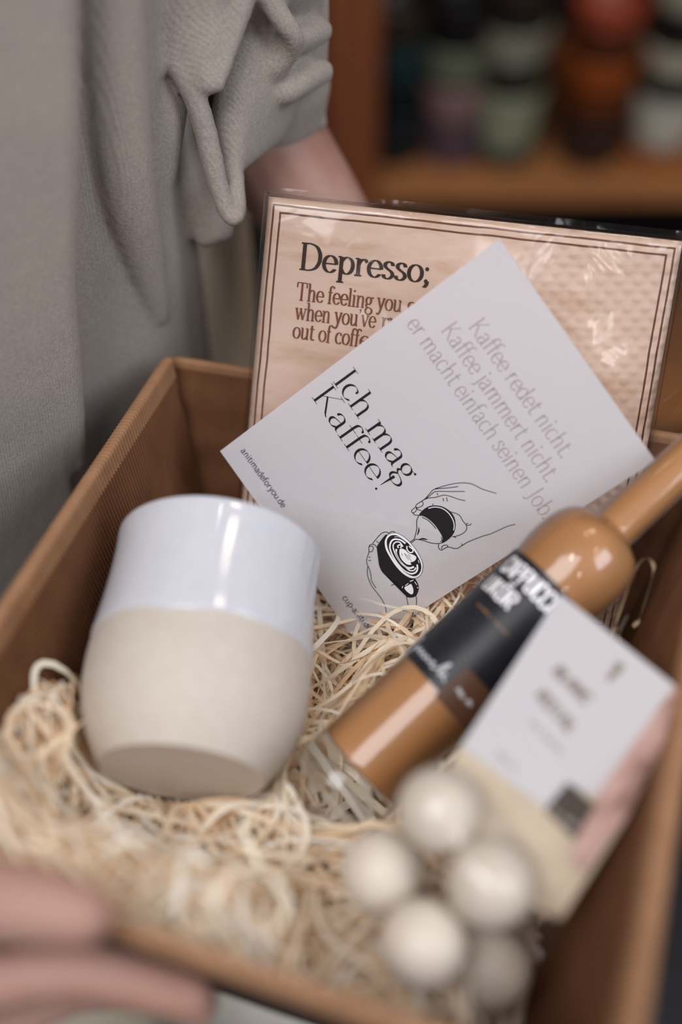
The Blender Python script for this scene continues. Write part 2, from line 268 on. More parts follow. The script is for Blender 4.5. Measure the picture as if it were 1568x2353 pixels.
class MT:
    def __init__(self, name, col, rough=0.6, spec=0.5, **kw):
        self.m = bpy.data.materials.new(name)
        self.m.use_nodes = True
        self.nt = self.m.node_tree
        self.b = self.nt.nodes['Principled BSDF']
        self.b.inputs['Base Color'].default_value = col
        self.b.inputs['Roughness'].default_value = rough
        self.b.inputs['Specular IOR Level'].default_value = spec
        for k, v in kw.items():
            self.b.inputs[k.replace('_', ' ')].default_value = v

    def n(self, t, **kw):
        nd = self.nt.nodes.new(t)
        for k, v in kw.items():
            setattr(nd, k, v)
        return nd

    def l(self, a, b):
        self.nt.links.new(a, b)

    def coord(self, scale=(1, 1, 1), kind='Object'):
        t = self.n('ShaderNodeTexCoord')
        mp = self.n('ShaderNodeMapping')
        mp.inputs['Scale'].default_value = scale
        self.l(t.outputs[kind], mp.inputs['Vector'])
        return mp.outputs['Vector']

    def noise(self, vec, scale, detail=4, rough=0.6):
        t = self.n('ShaderNodeTexNoise')
        t.inputs['Scale'].default_value = scale
        t.inputs['Detail'].default_value = detail
        t.inputs['Roughness'].default_value = rough
        self.l(vec, t.inputs['Vector'])
        return t.outputs['Fac']

    def ramp(self, fac, stops):
        r = self.n('ShaderNodeValToRGB')
        e = r.color_ramp.elements
        while len(e) < len(stops):
            e.new(0.5)
        for k, (p, c) in enumerate(stops):
            e[k].position = p
            e[k].color = c
        self.l(fac, r.inputs['Fac'])
        return r.outputs['Color']

    def color(self, out):
        self.l(out, self.b.inputs['Base Color'])

    def bump(self, h, strength=0.3, dist=0.001, prev=None):
        bp = self.n('ShaderNodeBump')
        bp.inputs['Strength'].default_value = strength
        bp.inputs['Distance'].default_value = dist
        self.l(h, bp.inputs['Height'])
        if prev:
            self.l(prev, bp.inputs['Normal'])
        self.l(bp.outputs['Normal'], self.b.inputs['Normal'])
        return bp.outputs['Normal']

    def wave(self, vec, scale, dirn='X', dist=0.0):
        w = self.n('ShaderNodeTexWave', wave_type='BANDS', bands_direction=dirn)
        w.inputs['Scale'].default_value = scale
        w.inputs['Distortion'].default_value = dist
        w.inputs['Detail'].default_value = 2
        self.l(vec, w.inputs['Vector'])
        return w.outputs['Fac']

    def mix(self, fac, a, b, blend='MIX'):
        x = self.n('ShaderNodeMix', data_type='RGBA', blend_type=blend)
        if isinstance(fac, float):
            x.inputs[0].default_value = fac
        else:
            self.l(fac, x.inputs[0])
        for k, v in ((6, a), (7, b)):
            if isinstance(v, tuple):
                x.inputs[k].default_value = v
            else:
                self.l(v, x.inputs[k])
        return x.outputs[2]


def mottled(name, c1, c2, scale, rough=0.6, spec=0.4, bump=0.0, stretch=(1, 1, 1), **kw):
    m = MT(name, c1, rough, spec, **kw)
    v = m.coord(stretch)
    f = m.noise(v, scale)
    m.color(m.ramp(f, [(0.35, c1), (0.7, c2)]))
    if bump:
        m.bump(f, bump, 0.001)
    return m.m


M = {}
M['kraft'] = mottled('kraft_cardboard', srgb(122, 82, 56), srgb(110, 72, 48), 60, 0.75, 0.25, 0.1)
M['kraft_rim_lit'] = mottled('kraft_fold_lit', srgb(162, 121, 88), srgb(146, 106, 76), 80, 0.7, 0.3, 0.1)  # same paper as the inner walls, lightened like an edge lit from above
M['kraft_out_shaded'] = mottled('kraft_outer_shaded', srgb(66, 46, 36), srgb(56, 39, 30), 60, 0.7, 0.3)  # same board again, darkened to paint the shade on the outer faces
M['card'] = MT('white_card', srgb(240, 238, 241), 0.42, 0.35).m
M['ink'] = MT('black_ink', srgb(24, 20, 24), 0.5, 0.3).m
M['grey_ink'] = MT('grey_ink', srgb(172, 160, 160), 0.5, 0.3).m
M['small_ink'] = MT('small_grey_ink', srgb(96, 92, 96), 0.5, 0.3).m
M['white_ink'] = MT('white_ink', srgb(240, 238, 241), 0.42, 0.35).m
M['nap_title'] = mottled('dark_brown_ink', srgb(52, 38, 30), srgb(66, 50, 40), 150, 0.7, 0.2)
M['nap_text'] = mottled('brown_ink', srgb(112, 64, 44), srgb(126, 76, 54), 150, 0.7, 0.2)
M['glaze'] = mottled('white_glaze', srgb(208, 208, 214), srgb(202, 203, 210), 120, 0.10, 0.55)
M['clay'] = mottled('bare_cream_clay', srgb(202, 192, 181), srgb(196, 186, 174), 200, 0.62, 0.3, 0.03)
M['emboss'] = MT('pressed_mark', srgb(200, 191, 178), 0.65, 0.3).m
M['liqueur'] = MT('cream_liqueur', srgb(184, 134, 88), 0.35, 0.4).m
M['label_black'] = mottled('black_label_paper', srgb(24, 26, 32), srgb(34, 36, 42), 90, 0.42, 0.4)
M['bronze'] = MT('bronze_ink', srgb(140, 105, 78), 0.4, 0.5).m
M['brown_label'] = MT('brown_label', srgb(92, 62, 46), 0.5, 0.4).m
M['silver_ink'] = MT('silver_ink', srgb(196, 196, 200), 0.45, 0.4).m
M['truffle'] = mottled('white_chocolate', srgb(216, 206, 193), srgb(211, 200, 184), 90, 0.42, 0.35, 0.03, Subsurface_Weight=0.35, Subsurface_Scale=0.006)
M['bag_card'] = MT('bag_white_label', srgb(194, 190, 192), 0.5, 0.3).m
M['bag_cream'] = mottled('bag_cream_filling', srgb(200, 184, 162), srgb(186, 168, 146), 60, 0.6, 0.3)
M['badge'] = MT('badge_dark', srgb(70, 62, 56), 0.5, 0.3).m
M['badge_ink'] = MT('badge_ink', srgb(150, 140, 132), 0.5, 0.3).m
M['taupe_ink'] = MT('taupe_ink', srgb(140, 128, 120), 0.5, 0.3).m
M['floor'] = mottled('dark_floor', srgb(46, 48, 54), srgb(34, 36, 41), 4, 0.5, 0.4)
M['shelf_back'] = MT('shelf_back_dark', srgb(22, 21, 24), 0.6, 0.3).m
M['wall'] = MT('wall_dark_grey', srgb(60, 56, 54), 0.8, 0.2).m
M['trousers'] = mottled('beige_cotton', srgb(222, 208, 184), srgb(210, 196, 170), 300, 0.85, 0.2, 0.2)
M['shoe'] = mottled('white_leather', srgb(214, 210, 200), srgb(200, 196, 186), 40, 0.5, 0.4)
M['sole'] = MT('shoe_sole', srgb(190, 182, 168), 0.7, 0.3).m
M['hair'] = MT('hair_brown', srgb(70, 48, 34), 0.5, 0.4).m


def pink_mat():
    m = MT('pink_marbled_print', srgb(196, 160, 150), 0.5, 0.3)
    v = m.coord((120, 45, 60))
    t = m.noise(v, 1.0, 3, 0.55)
    m.color(m.ramp(t, [(0.36, srgb(132, 100, 90)), (0.5, srgb(184, 148, 138)), (0.68, srgb(202, 168, 160))]))
    return m.m


M['pink'] = pink_mat()


def wood(name, c1, c2, scale=(2, 30, 30)):
    m = MT(name, c1, 0.45, 0.4)
    v = m.coord(scale)
    f = m.noise(v, 1.5, 5, 0.6)
    m.color(m.ramp(f, [(0.35, c1), (0.65, c2)]))
    m.bump(f, 0.1, 0.002)
    return m.m


M['wood_post'] = wood('orange_brown_wood_upright', srgb(138, 78, 46), srgb(112, 60, 34), (30, 30, 2))
M['wood_board'] = wood('brown_wood_board', srgb(186, 126, 78), srgb(160, 104, 62))


def napkin_mat():
    m = MT('birch_print_napkin', srgb(222, 188, 160), 0.75, 0.2)
    v = m.coord((1, 1, 1))
    v2 = m.coord((8, 30, 1))
    big = m.noise(v2, 2.2, 5, 0.6)
    colr = m.ramp(big, [(0.32, srgb(196, 162, 138)), (0.5, srgb(216, 188, 170)), (0.68, srgb(209, 180, 161))])
    # printed double frame: |x|, |y| distance to the pack's edge
    sep = m.n('ShaderNodeSeparateXYZ')
    m.l(v, sep.inputs[0])

    def ma(op, a, b=None, c=None):
        q = m.n('ShaderNodeMath', operation=op)
        for k, x in enumerate((a, b, c)):
            if x is None:
                continue
            if isinstance(x, (int, float)):
                q.inputs[k].default_value = x
            else:
                m.l(x, q.inputs[k])
        return q.outputs[0]
    ex = ma('SUBTRACT', 0.086, ma('ABSOLUTE', sep.outputs[0]))
    ey = ma('SUBTRACT', 0.086, ma('ABSOLUTE', sep.outputs[1]))
    d = ma('ADD', ma('MINIMUM', ex, ey), ma('MULTIPLY', ma('SUBTRACT', m.noise(v, 35, 2), 0.5), 0.0012))
    l1 = ma('COMPARE', d, 0.0034, 0.00042)
    l2 = ma('COMPARE', d, 0.0064, 0.00042)
    front = ma('GREATER_THAN', sep.outputs[2], -0.0028)
    line = ma('MULTIPLY', ma('MAXIMUM', l1, l2), front)
    m.color(m.mix(line, colr, srgb(104, 68, 50)))
    # paper grain and the embossed quilted field on the right half
    rot = m.n('ShaderNodeVectorRotate', rotation_type='Z_AXIS')
    rot.inputs['Angle'].default_value = radians(38)
    m.l(v, rot.inputs['Vector'])
    w1 = m.wave(rot.outputs[0], 60, 'X')
    w2 = m.wave(rot.outputs[0], 60, 'Y')
    mask = ma('GREATER_THAN', sep.outputs[0], 0.022)
    emb = ma('MULTIPLY', ma('MULTIPLY', w1, w2), mask)
    nb = m.bump(m.noise(v, 90, 4), 0.25, 0.001)
    m.bump(emb, 0.5, 0.0012, nb)
    return m.m


M['napkin'] = napkin_mat()


def film_mat(name, rough, tint, base=0.05, bump_scale=60, bump=0.4, ior=1.5, top=0.28):
    m = bpy.data.materials.new(name)
    m.use_nodes = True
    nt = m.node_tree
    for n_ in list(nt.nodes):
        nt.nodes.remove(n_)
    out = nt.nodes.new('ShaderNodeOutputMaterial')
    mix = nt.nodes.new('ShaderNodeMixShader')
    tr = nt.nodes.new('ShaderNodeBsdfTransparent')
    tr.inputs[0].default_value = tint
    gl = nt.nodes.new('ShaderNodeBsdfGlossy')
    gl.inputs['Roughness'].default_value = rough
    fr = nt.nodes.new('ShaderNodeFresnel')
    fr.inputs['IOR'].default_value = ior
    add = nt.nodes.new('ShaderNodeMath')
    add.operation = 'ADD'
    add.inputs[1].default_value = base
    tc = nt.nodes.new('ShaderNodeTexCoord')
    nz = nt.nodes.new('ShaderNodeTexNoise')
    nz.inputs['Scale'].default_value = bump_scale
    nz.inputs['Detail'].default_value = 3
    nz.inputs['Distortion'].default_value = 1.2
    bp = nt.nodes.new('ShaderNodeBump')
    bp.inputs['Strength'].default_value = bump
    bp.inputs['Distance'].default_value = 0.004
    L = nt.links.new
    L(tc.outputs['Object'], nz.inputs['Vector'])
    L(nz.outputs['Fac'], bp.inputs['Height'])
    L(bp.outputs['Normal'], gl.inputs['Normal'])
    L(bp.outputs['Normal'], fr.inputs['Normal'])
    L(fr.outputs[0], add.inputs[0])
    mn = nt.nodes.new('ShaderNodeMath')
    mn.operation = 'MINIMUM'
    mn.inputs[1].default_value = top
    L(add.outputs[0], mn.inputs[0])
    L(mn.outputs[0], mix.inputs[0])
    L(tr.outputs[0], mix.inputs[1])
    L(gl.outputs[0], mix.inputs[2])
    L(mix.outputs[0], out.inputs['Surface'])
    return m


M['film'] = film_mat('clear_cellophane', 0.10, (0.97, 0.97, 0.97, 1), 0.005, 22, 0.33, 1.42)
M['bag_film'] = film_mat('clear_bag_film', 0.07, (0.985, 0.985, 0.985, 1), 0.035, 45, 0.35, 1.25, 0.2)
M['bottle_glass'] = film_mat('bottle_glass_wall', 0.02, (0.98, 0.97, 0.96, 1), 0.0, 5, 0.0, 1.5, 0.6)
M['glass'] = MT('thick_clear_glass', (0.96, 0.96, 0.95, 1), 0.02, 0.5, Transmission_Weight=1.0, IOR=1.48).m


def straw_mat():
    m = MT('wood_wool_shavings', srgb(228, 206, 176), 0.6, 0.3)
    g = m.n('ShaderNodeNewGeometry')
    colr = m.ramp(g.outputs['Random Per Island'], [(0.0, srgb(232, 198, 158)), (0.25, srgb(250, 230, 200)), (0.7, srgb(253, 242, 222)), (1.0, srgb(254, 250, 240))])
    m.color(colr)
    tr = m.n('ShaderNodeBsdfTranslucent')
    m.l(colr, tr.inputs['Color'])
    mx = m.n('ShaderNodeMixShader')
    mx.inputs[0].default_value = 0.15
    out = m.nt.nodes['Material Output']
    m.l(m.b.outputs[0], mx.inputs[1])
    m.l(tr.outputs[0], mx.inputs[2])
    m.l(mx.outputs[0], out.inputs['Surface'])
    return m.m


M['straw'] = straw_mat()


def knit_mat():
    m = MT('grey_jersey_knit', srgb(160, 149, 140), 0.9, 0.15)
    v = m.coord((1, 1, 1))
    f = m.noise(v, 14, 4, 0.6)
    fine = m.noise(v, 900, 2, 0.5)
    c = m.ramp(f, [(0.3, srgb(152, 142, 136)), (0.7, srgb(166, 155, 145))])
    m.color(m.mix(0.25, c, m.ramp(fine, [(0.3, srgb(120, 112, 107)), (0.7, srgb(200, 189, 177))])))
    # ribs of the knit run along the height
    t = m.n('ShaderNodeTexCoord')
    rot = m.n('ShaderNodeVectorRotate', rotation_type='Z_AXIS')
    rot.inputs['Angle'].default_value = radians(-70)
    m.l(t.outputs['Object'], rot.inputs['Vector'])
    ribs = m.wave(rot.outputs[0], 260, 'X', 0.6)
    rows = m.wave(t.outputs['Object'], 300, 'Z', 0.6)
    nb = m.bump(ribs, 0.22, 0.0006)
    nb = m.bump(rows, 0.03, 0.0005, nb)
    m.bump(fine, 0.35, 0.0006, nb)
    m.b.inputs['Sheen Weight'].default_value = 0.15
    return m.m


M['knit'] = knit_mat()


def skin_mat():
    m = MT('skin', srgb(174, 136, 121), 0.5, 0.35)
    v = m.coord()
    f = m.noise(v, 22, 4, 0.6)
    m.color(m.ramp(f, [(0.35, srgb(166, 124, 109)), (0.7, srgb(182, 147, 134))]))
    m.bump(m.noise(v, 700, 2), 0.08, 0.0005)
    m.b.inputs['Subsurface Weight'].default_value = 0.25
    m.b.inputs['Subsurface Radius'].default_value = (0.006, 0.0025, 0.0015)
    m.b.inputs['Subsurface Scale'].default_value = 1.0
    return m.m


M['skin'] = skin_mat()


# ------------------------------------------------------------------ a drawn alphabet: strokes of an elliptical nib
def el(cx, cy, rx, ry, a0=0, a1=360, n=20):
    return [(cx + rx * cos(radians(a0 + (a1 - a0) * i / n)), cy + ry * sin(radians(a0 + (a1 - a0) * i / n))) for i in range(n + 1)]


def cv(*p):
    return [tuple(q) for q in catmull([Vector(a) for a in p], 6)]


def st(x, y0, y1, top='', bot=''):
    """a stem; 'f' full serif, 'l' left flag"""
    r = [('p', [(x, y0), (x, y1)])]
    for f, y, s in ((top, y1, -1), (bot, y0, 1)):
        if f == 'f':
            r.append(('s', [(x - .13, y), (x + .13, y)]))
        elif f == 'l':
            r.append(('s', [(x - .13, y - .01), (x, y)]))
    return r


def glyphs():
    X = .64
    P = lambda *a: ('p', list(a))
    T = lambda *a: ('t', list(a))
    K = lambda pts: ('p', pts)
    D = lambda x, y, r=.07: ('d', (x, y, r))
    g = {}
    g[' '] = (.30, [])
    g['o'] = (.60, [K(el(.30, .32, .24, .32))])
    g['e'] = (.56, [K(el(.29, .32, .23, .32, 0, 325)), T((.06, .33), (.52, .33))])
    g['c'] = (.52, [K(el(.29, .32, .23, .32, 50, 320)), D(.42, .52, .05)])
    g['a'] = (.58, [K(cv((.10, .50), (.16, .60), (.27, .64), (.38, .58), (.41, .46), (.41, .14), (.45, .03), (.54, .02))), K(cv((.41, .38), (.25, .35), (.10, .28), (.06, .14), (.14, .01), (.28, .02), (.41, .16))), D(.11, .50, .05)])
    g['d'] = (.64, st(.50, 0, 1, 'l', '') + [('s', [(.50, 0), (.62, .01)]), K(el(.29, .32, .22, .32, 25, 335))])
    g['b'] = (.62, st(.13, 0, 1, 'l') + [K(el(.34, .32, .22, .32, 155, -155))])
    g['p'] = (.64, st(.14, -.32, X, 'l', 'f') + [K(el(.35, .32, .22, .32, 155, -155))])
    g['g'] = (.58, [K(el(.26, .42, .18, .21)), T((.38, .56), (.54, .62)), D(.54, .60, .045), K(cv((.17, .24), (.10, .15), (.17, .06), (.36, .02), (.52, -.06), (.53, -.24), (.34, -.35), (.12, -.28), (.08, -.12), (.19, .04)))])
    g['f'] = (.36, st(.14, 0, .76, '', 'f') + [K(cv((.14, .74), (.17, .92), (.28, 1.0), (.40, .95))), D(.40, .92, .055), T((.0, X), (.32, X))])
    g['h'] = (.66, st(.14, 0, 1, 'l', 'f') + [K(cv((.14, .44), (.22, .58), (.34, .64), (.45, .60), (.50, .46), (.50, .25), (.50, 0))), ('s', [(.38, 0), (.62, 0)])])
    g['n'] = (.66, st(.14, 0, X, 'l', 'f') + [K(cv((.14, .44), (.22, .58), (.34, .64), (.45, .60), (.50, .46), (.50, .25), (.50, 0))), ('s', [(.38, 0), (.62, 0)])])
    g['m'] = (1.0, st(.14, 0, X, 'l', 'f') + [K(cv((.14, .44), (.22, .58), (.34, .64), (.44, .60), (.49, .46), (.49, .25), (.49, 0))), ('s', [(.39, 0), (.59, 0)]), K(cv((.49, .44), (.57, .58), (.68, .64), (.79, .60), (.84, .46), (.84, .25), (.84, 0))), ('s', [(.73, 0), (.96, 0)])])
    g['r'] = (.46, st(.14, 0, X, 'l', 'f') + [K(cv((.14, .40), (.21, .56), (.32, .63), (.41, .60))), D(.41, .57, .055)])
    g['i'] = (.30, st(.14, 0, X, 'l', 'f') + [D(.14, .88, .065)])
    g['j'] = (.28, [K(cv((.16, X), (.16, .1), (.14, -.16), (.02, -.28))), ('s', [(.03, X), (.16, X)]), D(.16, .88, .065)])
    g['l'] = (.30, st(.14, 0, 1, 'l', 'f'))
    g['k'] = (.60, st(.14, 0, 1, 'l', 'f') + [T((.16, .26), (.48, .62)), P((.26, .36), (.52, .0))])
    g['s'] = (.46, [K(cv((.38, .50), (.33, .61), (.21, .64), (.10, .57), (.10, .45), (.22, .35), (.34, .27), (.39, .14), (.30, .02), (.18, 0), (.08, .05), (.06, .15)))])
    g['t'] = (.40, [K(cv((.16, .84), (.16, .5), (.16, .14), (.21, .03), (.30, .01), (.38, .07))), T((.02, X), (.36, X))])
    g['u'] = (.66, [K(cv((.13, X), (.13, .3), (.14, .1), (.24, .0), (.36, .04), (.48, .16)))] + st(.50, 0, X, 'l', '') + [('s', [(.0, X), (.13, X)]), ('s', [(.5, 0), (.62, .01)])])
    g['v'] = (.58, [P((.08, X), (.29, 0)), T((.29, .0), (.50, X)), ('s', [(-.02, X), (.20, X)]), ('s', [(.40, X), (.59, X)])])
    g['w'] = (.86, [P((.08, X), (.26, 0)), T((.26, 0), (.43, X)), P((.40, X), (.60, 0)), T((.60, 0), (.78, X)), ('s', [(-.02, X), (.20, X)]), ('s', [(.32, X), (.52, X)]), ('s', [(.68, X), (.88, X)])])
    g['y'] = (.58, [P((.09, X), (.31, .02)), K(cv((.50, X), (.36, .18), (.24, -.16), (.14, -.28), (.05, -.26))), D(.07, -.24, .055), ('s', [(-.02, X), (.20, X)]), ('s', [(.40, X), (.60, X)])])
    g['D'] = (.86, st(.16, 0, 1, 'f', 'f') + [K(cv((.16, 1.0), (.40, 1.0), (.62, .90), (.74, .68), (.76, .50), (.74, .32), (.62, .10), (.40, .0), (.16, 0)))])
    g['T'] = (.80, st(.38, 0, 1, '', 'f') + [T((.03, 1.0), (.73, 1.0)), ('q', [(.03, 1.0), (.03, .72)]), ('q', [(.73, 1.0), (.73, .72)])])
    g['I'] = (.34, st(.16, 0, 1, 'f', 'f'))
    g['K'] = (.80, st(.14, 0, 1, 'f', 'f') + [T((.17, .40), (.62, 1.0)), P((.28, .56), (.66, .06), (.76, .0)), ('s', [(.52, 1.0), (.74, 1.0)])])
    g['J'] = (.42, [K(cv((.26, 1.0), (.26, .4), (.24, .0), (.12, -.18), (.0, -.16)))])
    g['.'] = (.24, [D(.10, .05, .07)])
    g["'"] = (.22, [D(.10, .92, .07), T((.14, .92), (.08, .74))])
    g[';'] = (.26, [D(.11, .52, .08), D(.11, .06, .08), K([(.16, .06), (.14, -.08), (.06, -.18)])])
    g['-'] = (.36, [('t', [(.04, .30), (.30, .30)])])
    g['!'] = (.44, [('w', [(.22, .97, .060), (.215, .80, .052), (.205, .55, .030), (.20, .27, .008)]), D(.22, .04, .05)])
    # capitals of the condensed label
    g['C'] = (.60, [K(cv((.50, .74), (.44, .94), (.28, 1.0), (.12, .90), (.09, .5), (.12, .10), (.28, 0), (.44, .06), (.50, .26)))])
    g['A'] = (.62, [P((.04, 0), (.24, 1), (.36, 1), (.56, 0)), P((.14, .30), (.46, .30))])
    g['P'] = (.58, [P((.10, 0), (.10, 1)), K(cv((.10, .97), (.34, .97), (.48, .86), (.48, .58), (.34, .46), (.10, .46)))])
    g['U'] = (.60, [K(cv((.09, 1), (.09, .5), (.11, .14), (.28, 0), (.46, .14), (.48, .5), (.48, 1)))])
    g['N'] = (.64, [P((.10, 0), (.10, 1)), P((.10, 1), (.50, 0)), P((.50, 0), (.50, 1))])
    g['O'] = (.60, [K(cv((.28, 1), (.11, .88), (.08, .5), (.11, .12), (.28, 0), (.45, .12), (.48, .5), (.45, .88), (.28, 1)))])
    g['L'] = (.48, [P((.10, 1), (.10, .03)), P((.06, .04), (.42, .04))])
    g['R'] = (.60, [P((.10, 0), (.10, 1)), K(cv((.10, .97), (.34, .97), (.48, .86), (.48, .62), (.34, .50), (.10, .50))), P((.28, .50), (.50, 0))])
    g['B'] = (.60, [P((.10, 0), (.10, 1)), K(cv((.10, .97), (.34, .97), (.45, .86), (.45, .62), (.34, .52), (.10, .52))), K(cv((.10, .52), (.36, .52), (.49, .38), (.48, .14), (.34, .03), (.10, .03)))])
    g['Y'] = (.58, [P((.04, 1), (.28, .46), (.52, 1)), P((.28, .46), (.28, 0))])
    g['i_'] = (.26, [P((.10, 0), (.10, 1))])
    g['k_'] = (.60, [P((.10, 0), (.10, 1)), P((.50, 1), (.14, .46)), P((.20, .54), (.52, 0))])
    g['Ö'] = (.60, g['O'][1] + [D(.18, 1.18, .07), D(.38, 1.18, .07)])
    return g


GL = glyphs()


class Pen:
    """lays strokes into a bmesh; put maps flat (x, y, layer) to the surface."""

    def __init__(self, put):
        self.bm = bmesh.new()
        self.put = put

    def stroke(self, pts, rx, ry, lay=0):
        P = [Vector((p[0], p[1])) for p in pts]
        Q = [P[0]]
        for p in P[1:]:
            if (p - Q[-1]).length > 1e-7:
                Q.append(p)
        if len(Q) < 2:
            return
        L, R = [], []
        for i, p in enumerate(Q):
            t = Q[min(i + 1, len(Q) - 1)] - Q[max(i - 1, 0)]
            if t.length < 1e-9:
                t = Q[min(i + 1, len(Q) - 1)] - p
            t.normalize()
            n = Vector((-t.y, t.x))
            h = sqrt((rx * n.x) ** 2 + (ry * n.y) ** 2) + 1e-12
            off = Vector((rx * rx * n.x / h, ry * ry * n.y / h))
            L.append(self.bm.verts.new(self.put(p.x + off.x, p.y + off.y, lay)))
            R.append(self.bm.verts.new(self.put(p.x - off.x, p.y - off.y, lay)))
        for i in range(len(Q) - 1):
            self.bm.faces.new((R[i], R[i + 1], L[i + 1], L[i]))

    def dot(self, x, y, rx, ry, lay=0):
        vs = [self.bm.verts.new(self.put(x + rx * cos(2 * pi * i / 16), y + ry * sin(2 * pi * i / 16), lay)) for i in range(16)]
        self.bm.faces.new(vs)

    def fill(self, pts, lay=0, k=5):
        P = catmull([Vector(p) for p in pts], k, True) if k > 1 else [Vector(p) for p in pts]
        vs = [self.bm.verts.new(self.put(p.x, p.y, lay)) for p in P]
        f = self.bm.faces.new(vs)
        r = bmesh.ops.triangulate(self.bm, faces=[f], ngon_method='EAR_CLIP')

    def scribble(self, x, y, h, width, ang=0.0, t=.06, seed=1):
        """print too small or blurred to read in the photograph: short uneven strokes"""
        r = random.Random(seed)
        ca, sa = cos(ang), sin(ang)
        cx = 0.0
        while cx < width:
            w_ = h * r.uniform(.28, .62)
            if r.random() > .14:
                pts = [(cx, h * r.uniform(0, .3)), (cx + w_ * .3, h * r.uniform(.55, 1)), (cx + w_ * .7, h * r.uniform(0, .4)), (cx + w_ * .8, h * r.uniform(.5, .9))]
                self.stroke([(x + p * ca - q * sa, y + p * sa + q * ca) for p, q in cv(*pts)], h * t, h * t)
            cx += w_

    def text(self, s, x, y, h, width=None, ang=0.0, nib=(.05, .02), serif=True, sx=1.0, alt={}, track=0.0):
        keys = [alt.get(c, c) for c in s]
        adv = sum(GL[k][0] + track for k in keys)
        if width:
            sx = width / (adv * h)
        ca, sa = cos(ang), sin(ang)
        nib = (nib[0] * min(1, sx * 1.05), nib[1])

        def tr(px, py):
            return (x + px * ca - py * sa, y + px * sa + py * ca)
        cx = 0.0
        put0 = self.put
        self.put = lambda px, py, lay: put0(*tr(px, py), lay)
        for k in keys:
            w_, strokes = GL[k]
            for kind, dat in strokes:
                if kind == 'd':
                    if not serif and k not in ('.', 'i', 'j', ';', "'", '!', 'Ö'):
                        continue
                    self.dot((cx + dat[0]) * h * sx, dat[1] * h, max(dat[2], nib[0]) * h * .95, max(dat[2], nib[0]) * h * .95)
                    continue
                if kind == 's' and not serif:
                    continue
                if kind == 'w':     # a wedge whose width is given point by point
                    for (xa, ya, wa), (xb, yb, wb_) in zip(dat, dat[1:]):
                        q = [self.bm.verts.new(self.put((cx + p_) * h * sx + s_ * w_2 * h, y_ * h, 0)) for p_, y_, w_2, s_ in ((xa, ya, wa, -1), (xb, yb, wb_, -1), (xb, yb, wb_, 1), (xa, ya, wa, 1))]
                        self.bm.faces.new(q)
                    continue
                pts = [((cx + a) * h * sx, b * h) for a, b in dat]
                rx, ry = nib[0] * h, nib[1] * h
                if kind == 's':
                    rx, ry = nib[1] * h, nib[1] * h * 1.15
                if kind == 't':
                    rx, ry = nib[1] * h * 1.1, nib[1] * h * 1.1
                if kind == 'q':
                    rx, ry = nib[1] * h * 1.4, nib[1] * h
                self.stroke(pts, rx, ry)
            cx += w_ + track
        self.put = put0
        return cx * h * sx


def line_text(pen, s, seg, h, **kw):
    (x0, y0), (x1, y1) = seg
    pen.text(s, x0, y0, h, width=math.hypot(x1 - x0, y1 - y0), ang=atan2(y1 - y0, x1 - x0), **kw)


# ------------------------------------------------------------------ the room
def struct(name, bm, mat, smooth=False):
    o = obj(name, bm, mat, None, smooth)
    o['kind'] = 'structure'
    return o


bm = bmesh.new()
box_bm(bm, -2.4, 2.6, -1.8, 2.12, -0.05, 0)
struct('floor', bm, M['floor'])
bm = bmesh.new()
box_bm(bm, -2.4, 2.6, 2.05, 2.12, 0, 2.9)
struct('wall_back', bm, M['wall'])

# ------------------------------------------------------------------ cardboard box
BM = frame(BOX)
BI = BM.inverted()
RIM = [Vector((0, 0, 0)), Vector((.246, 0, 0)), Vector((.2085, -.287, 0)), Vector((0, -.2644, 0))]   # back left, back right, front right, front left
BOT = [Vector((.020, -.006, -.105)), Vector((.226, -.010, -.105)), Vector((.188, -.238, -.105)), Vector((.020, -.217, -.105))]
box = thing('cardboard_gift_box', 'open brown corrugated cardboard gift box packed with wood wool, held by the person', 'box', BM)


def wall(name, t0, t1, b0, b1, th, flute, nu, pitch, rimname):
    """a corrugated side: inner face, rounded folded rim and outer face as one panel."""
    out = (t1 - t0).cross(b0 - t0).normalized()
    cen = (RIM[0] + RIM[2]) / 2
    if out.dot(t0 - cen) < 0:
        out.negate()
    up = Vector((0, 0, 1))
    prof = []   # (down fraction, outward offset, rise)
    nd = 40 if flute == 'h' else 14
    for i in range(nd + 1):
        prof.append((1 - i / nd, 0.0, 0.0, 1.0))
    for k in range(1, 8):
        a = pi * k / 8
        prof.append((0.0, th / 2 - th / 2 * cos(a), th * .42 * sin(a), 1.0))
    for i in range(nd + 1):
        prof.append((i / nd, th, 0.0, 1.0))
    bm = bmesh.new()
    rows = []
    ln = (t1 - t0).length
    for j in range(nu + 1):
        u = j / nu
        top = t0.lerp(t1, u)
        bot = b0.lerp(b1, u)
        row = []
        for d, o_, rz, _ in prof:
            p = top.lerp(bot, d) + out * o_ + up * rz
            if flute == 'v':
                a = 2 * pi * u * ln / pitch
                s = 0.00080 * sin(a)
            else:
                a = 2 * pi * d * (top - bot).length / pitch
                s = 0.00050 * sin(a) if d > 0.0 else 0
            sign = -1 if o_ < th / 2 else 1
            p += out * s * sign + up * (s * .8 if (flute == 'v' and rz > 0) else 0)
            row.append(bm.verts.new(p))
        rows.append(row)
    grid_faces(bm, rows)
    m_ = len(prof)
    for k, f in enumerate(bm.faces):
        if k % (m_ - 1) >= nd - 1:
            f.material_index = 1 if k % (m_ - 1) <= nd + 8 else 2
    bm.faces.new(rows[0])
    bm.faces.new(list(reversed(rows[-1])))
    bmesh.ops.recalc_face_normals(bm, faces=bm.faces)
    return obj(name, bm, [M['kraft'], M['kraft_rim_lit'], M['kraft_out_shaded']], box)


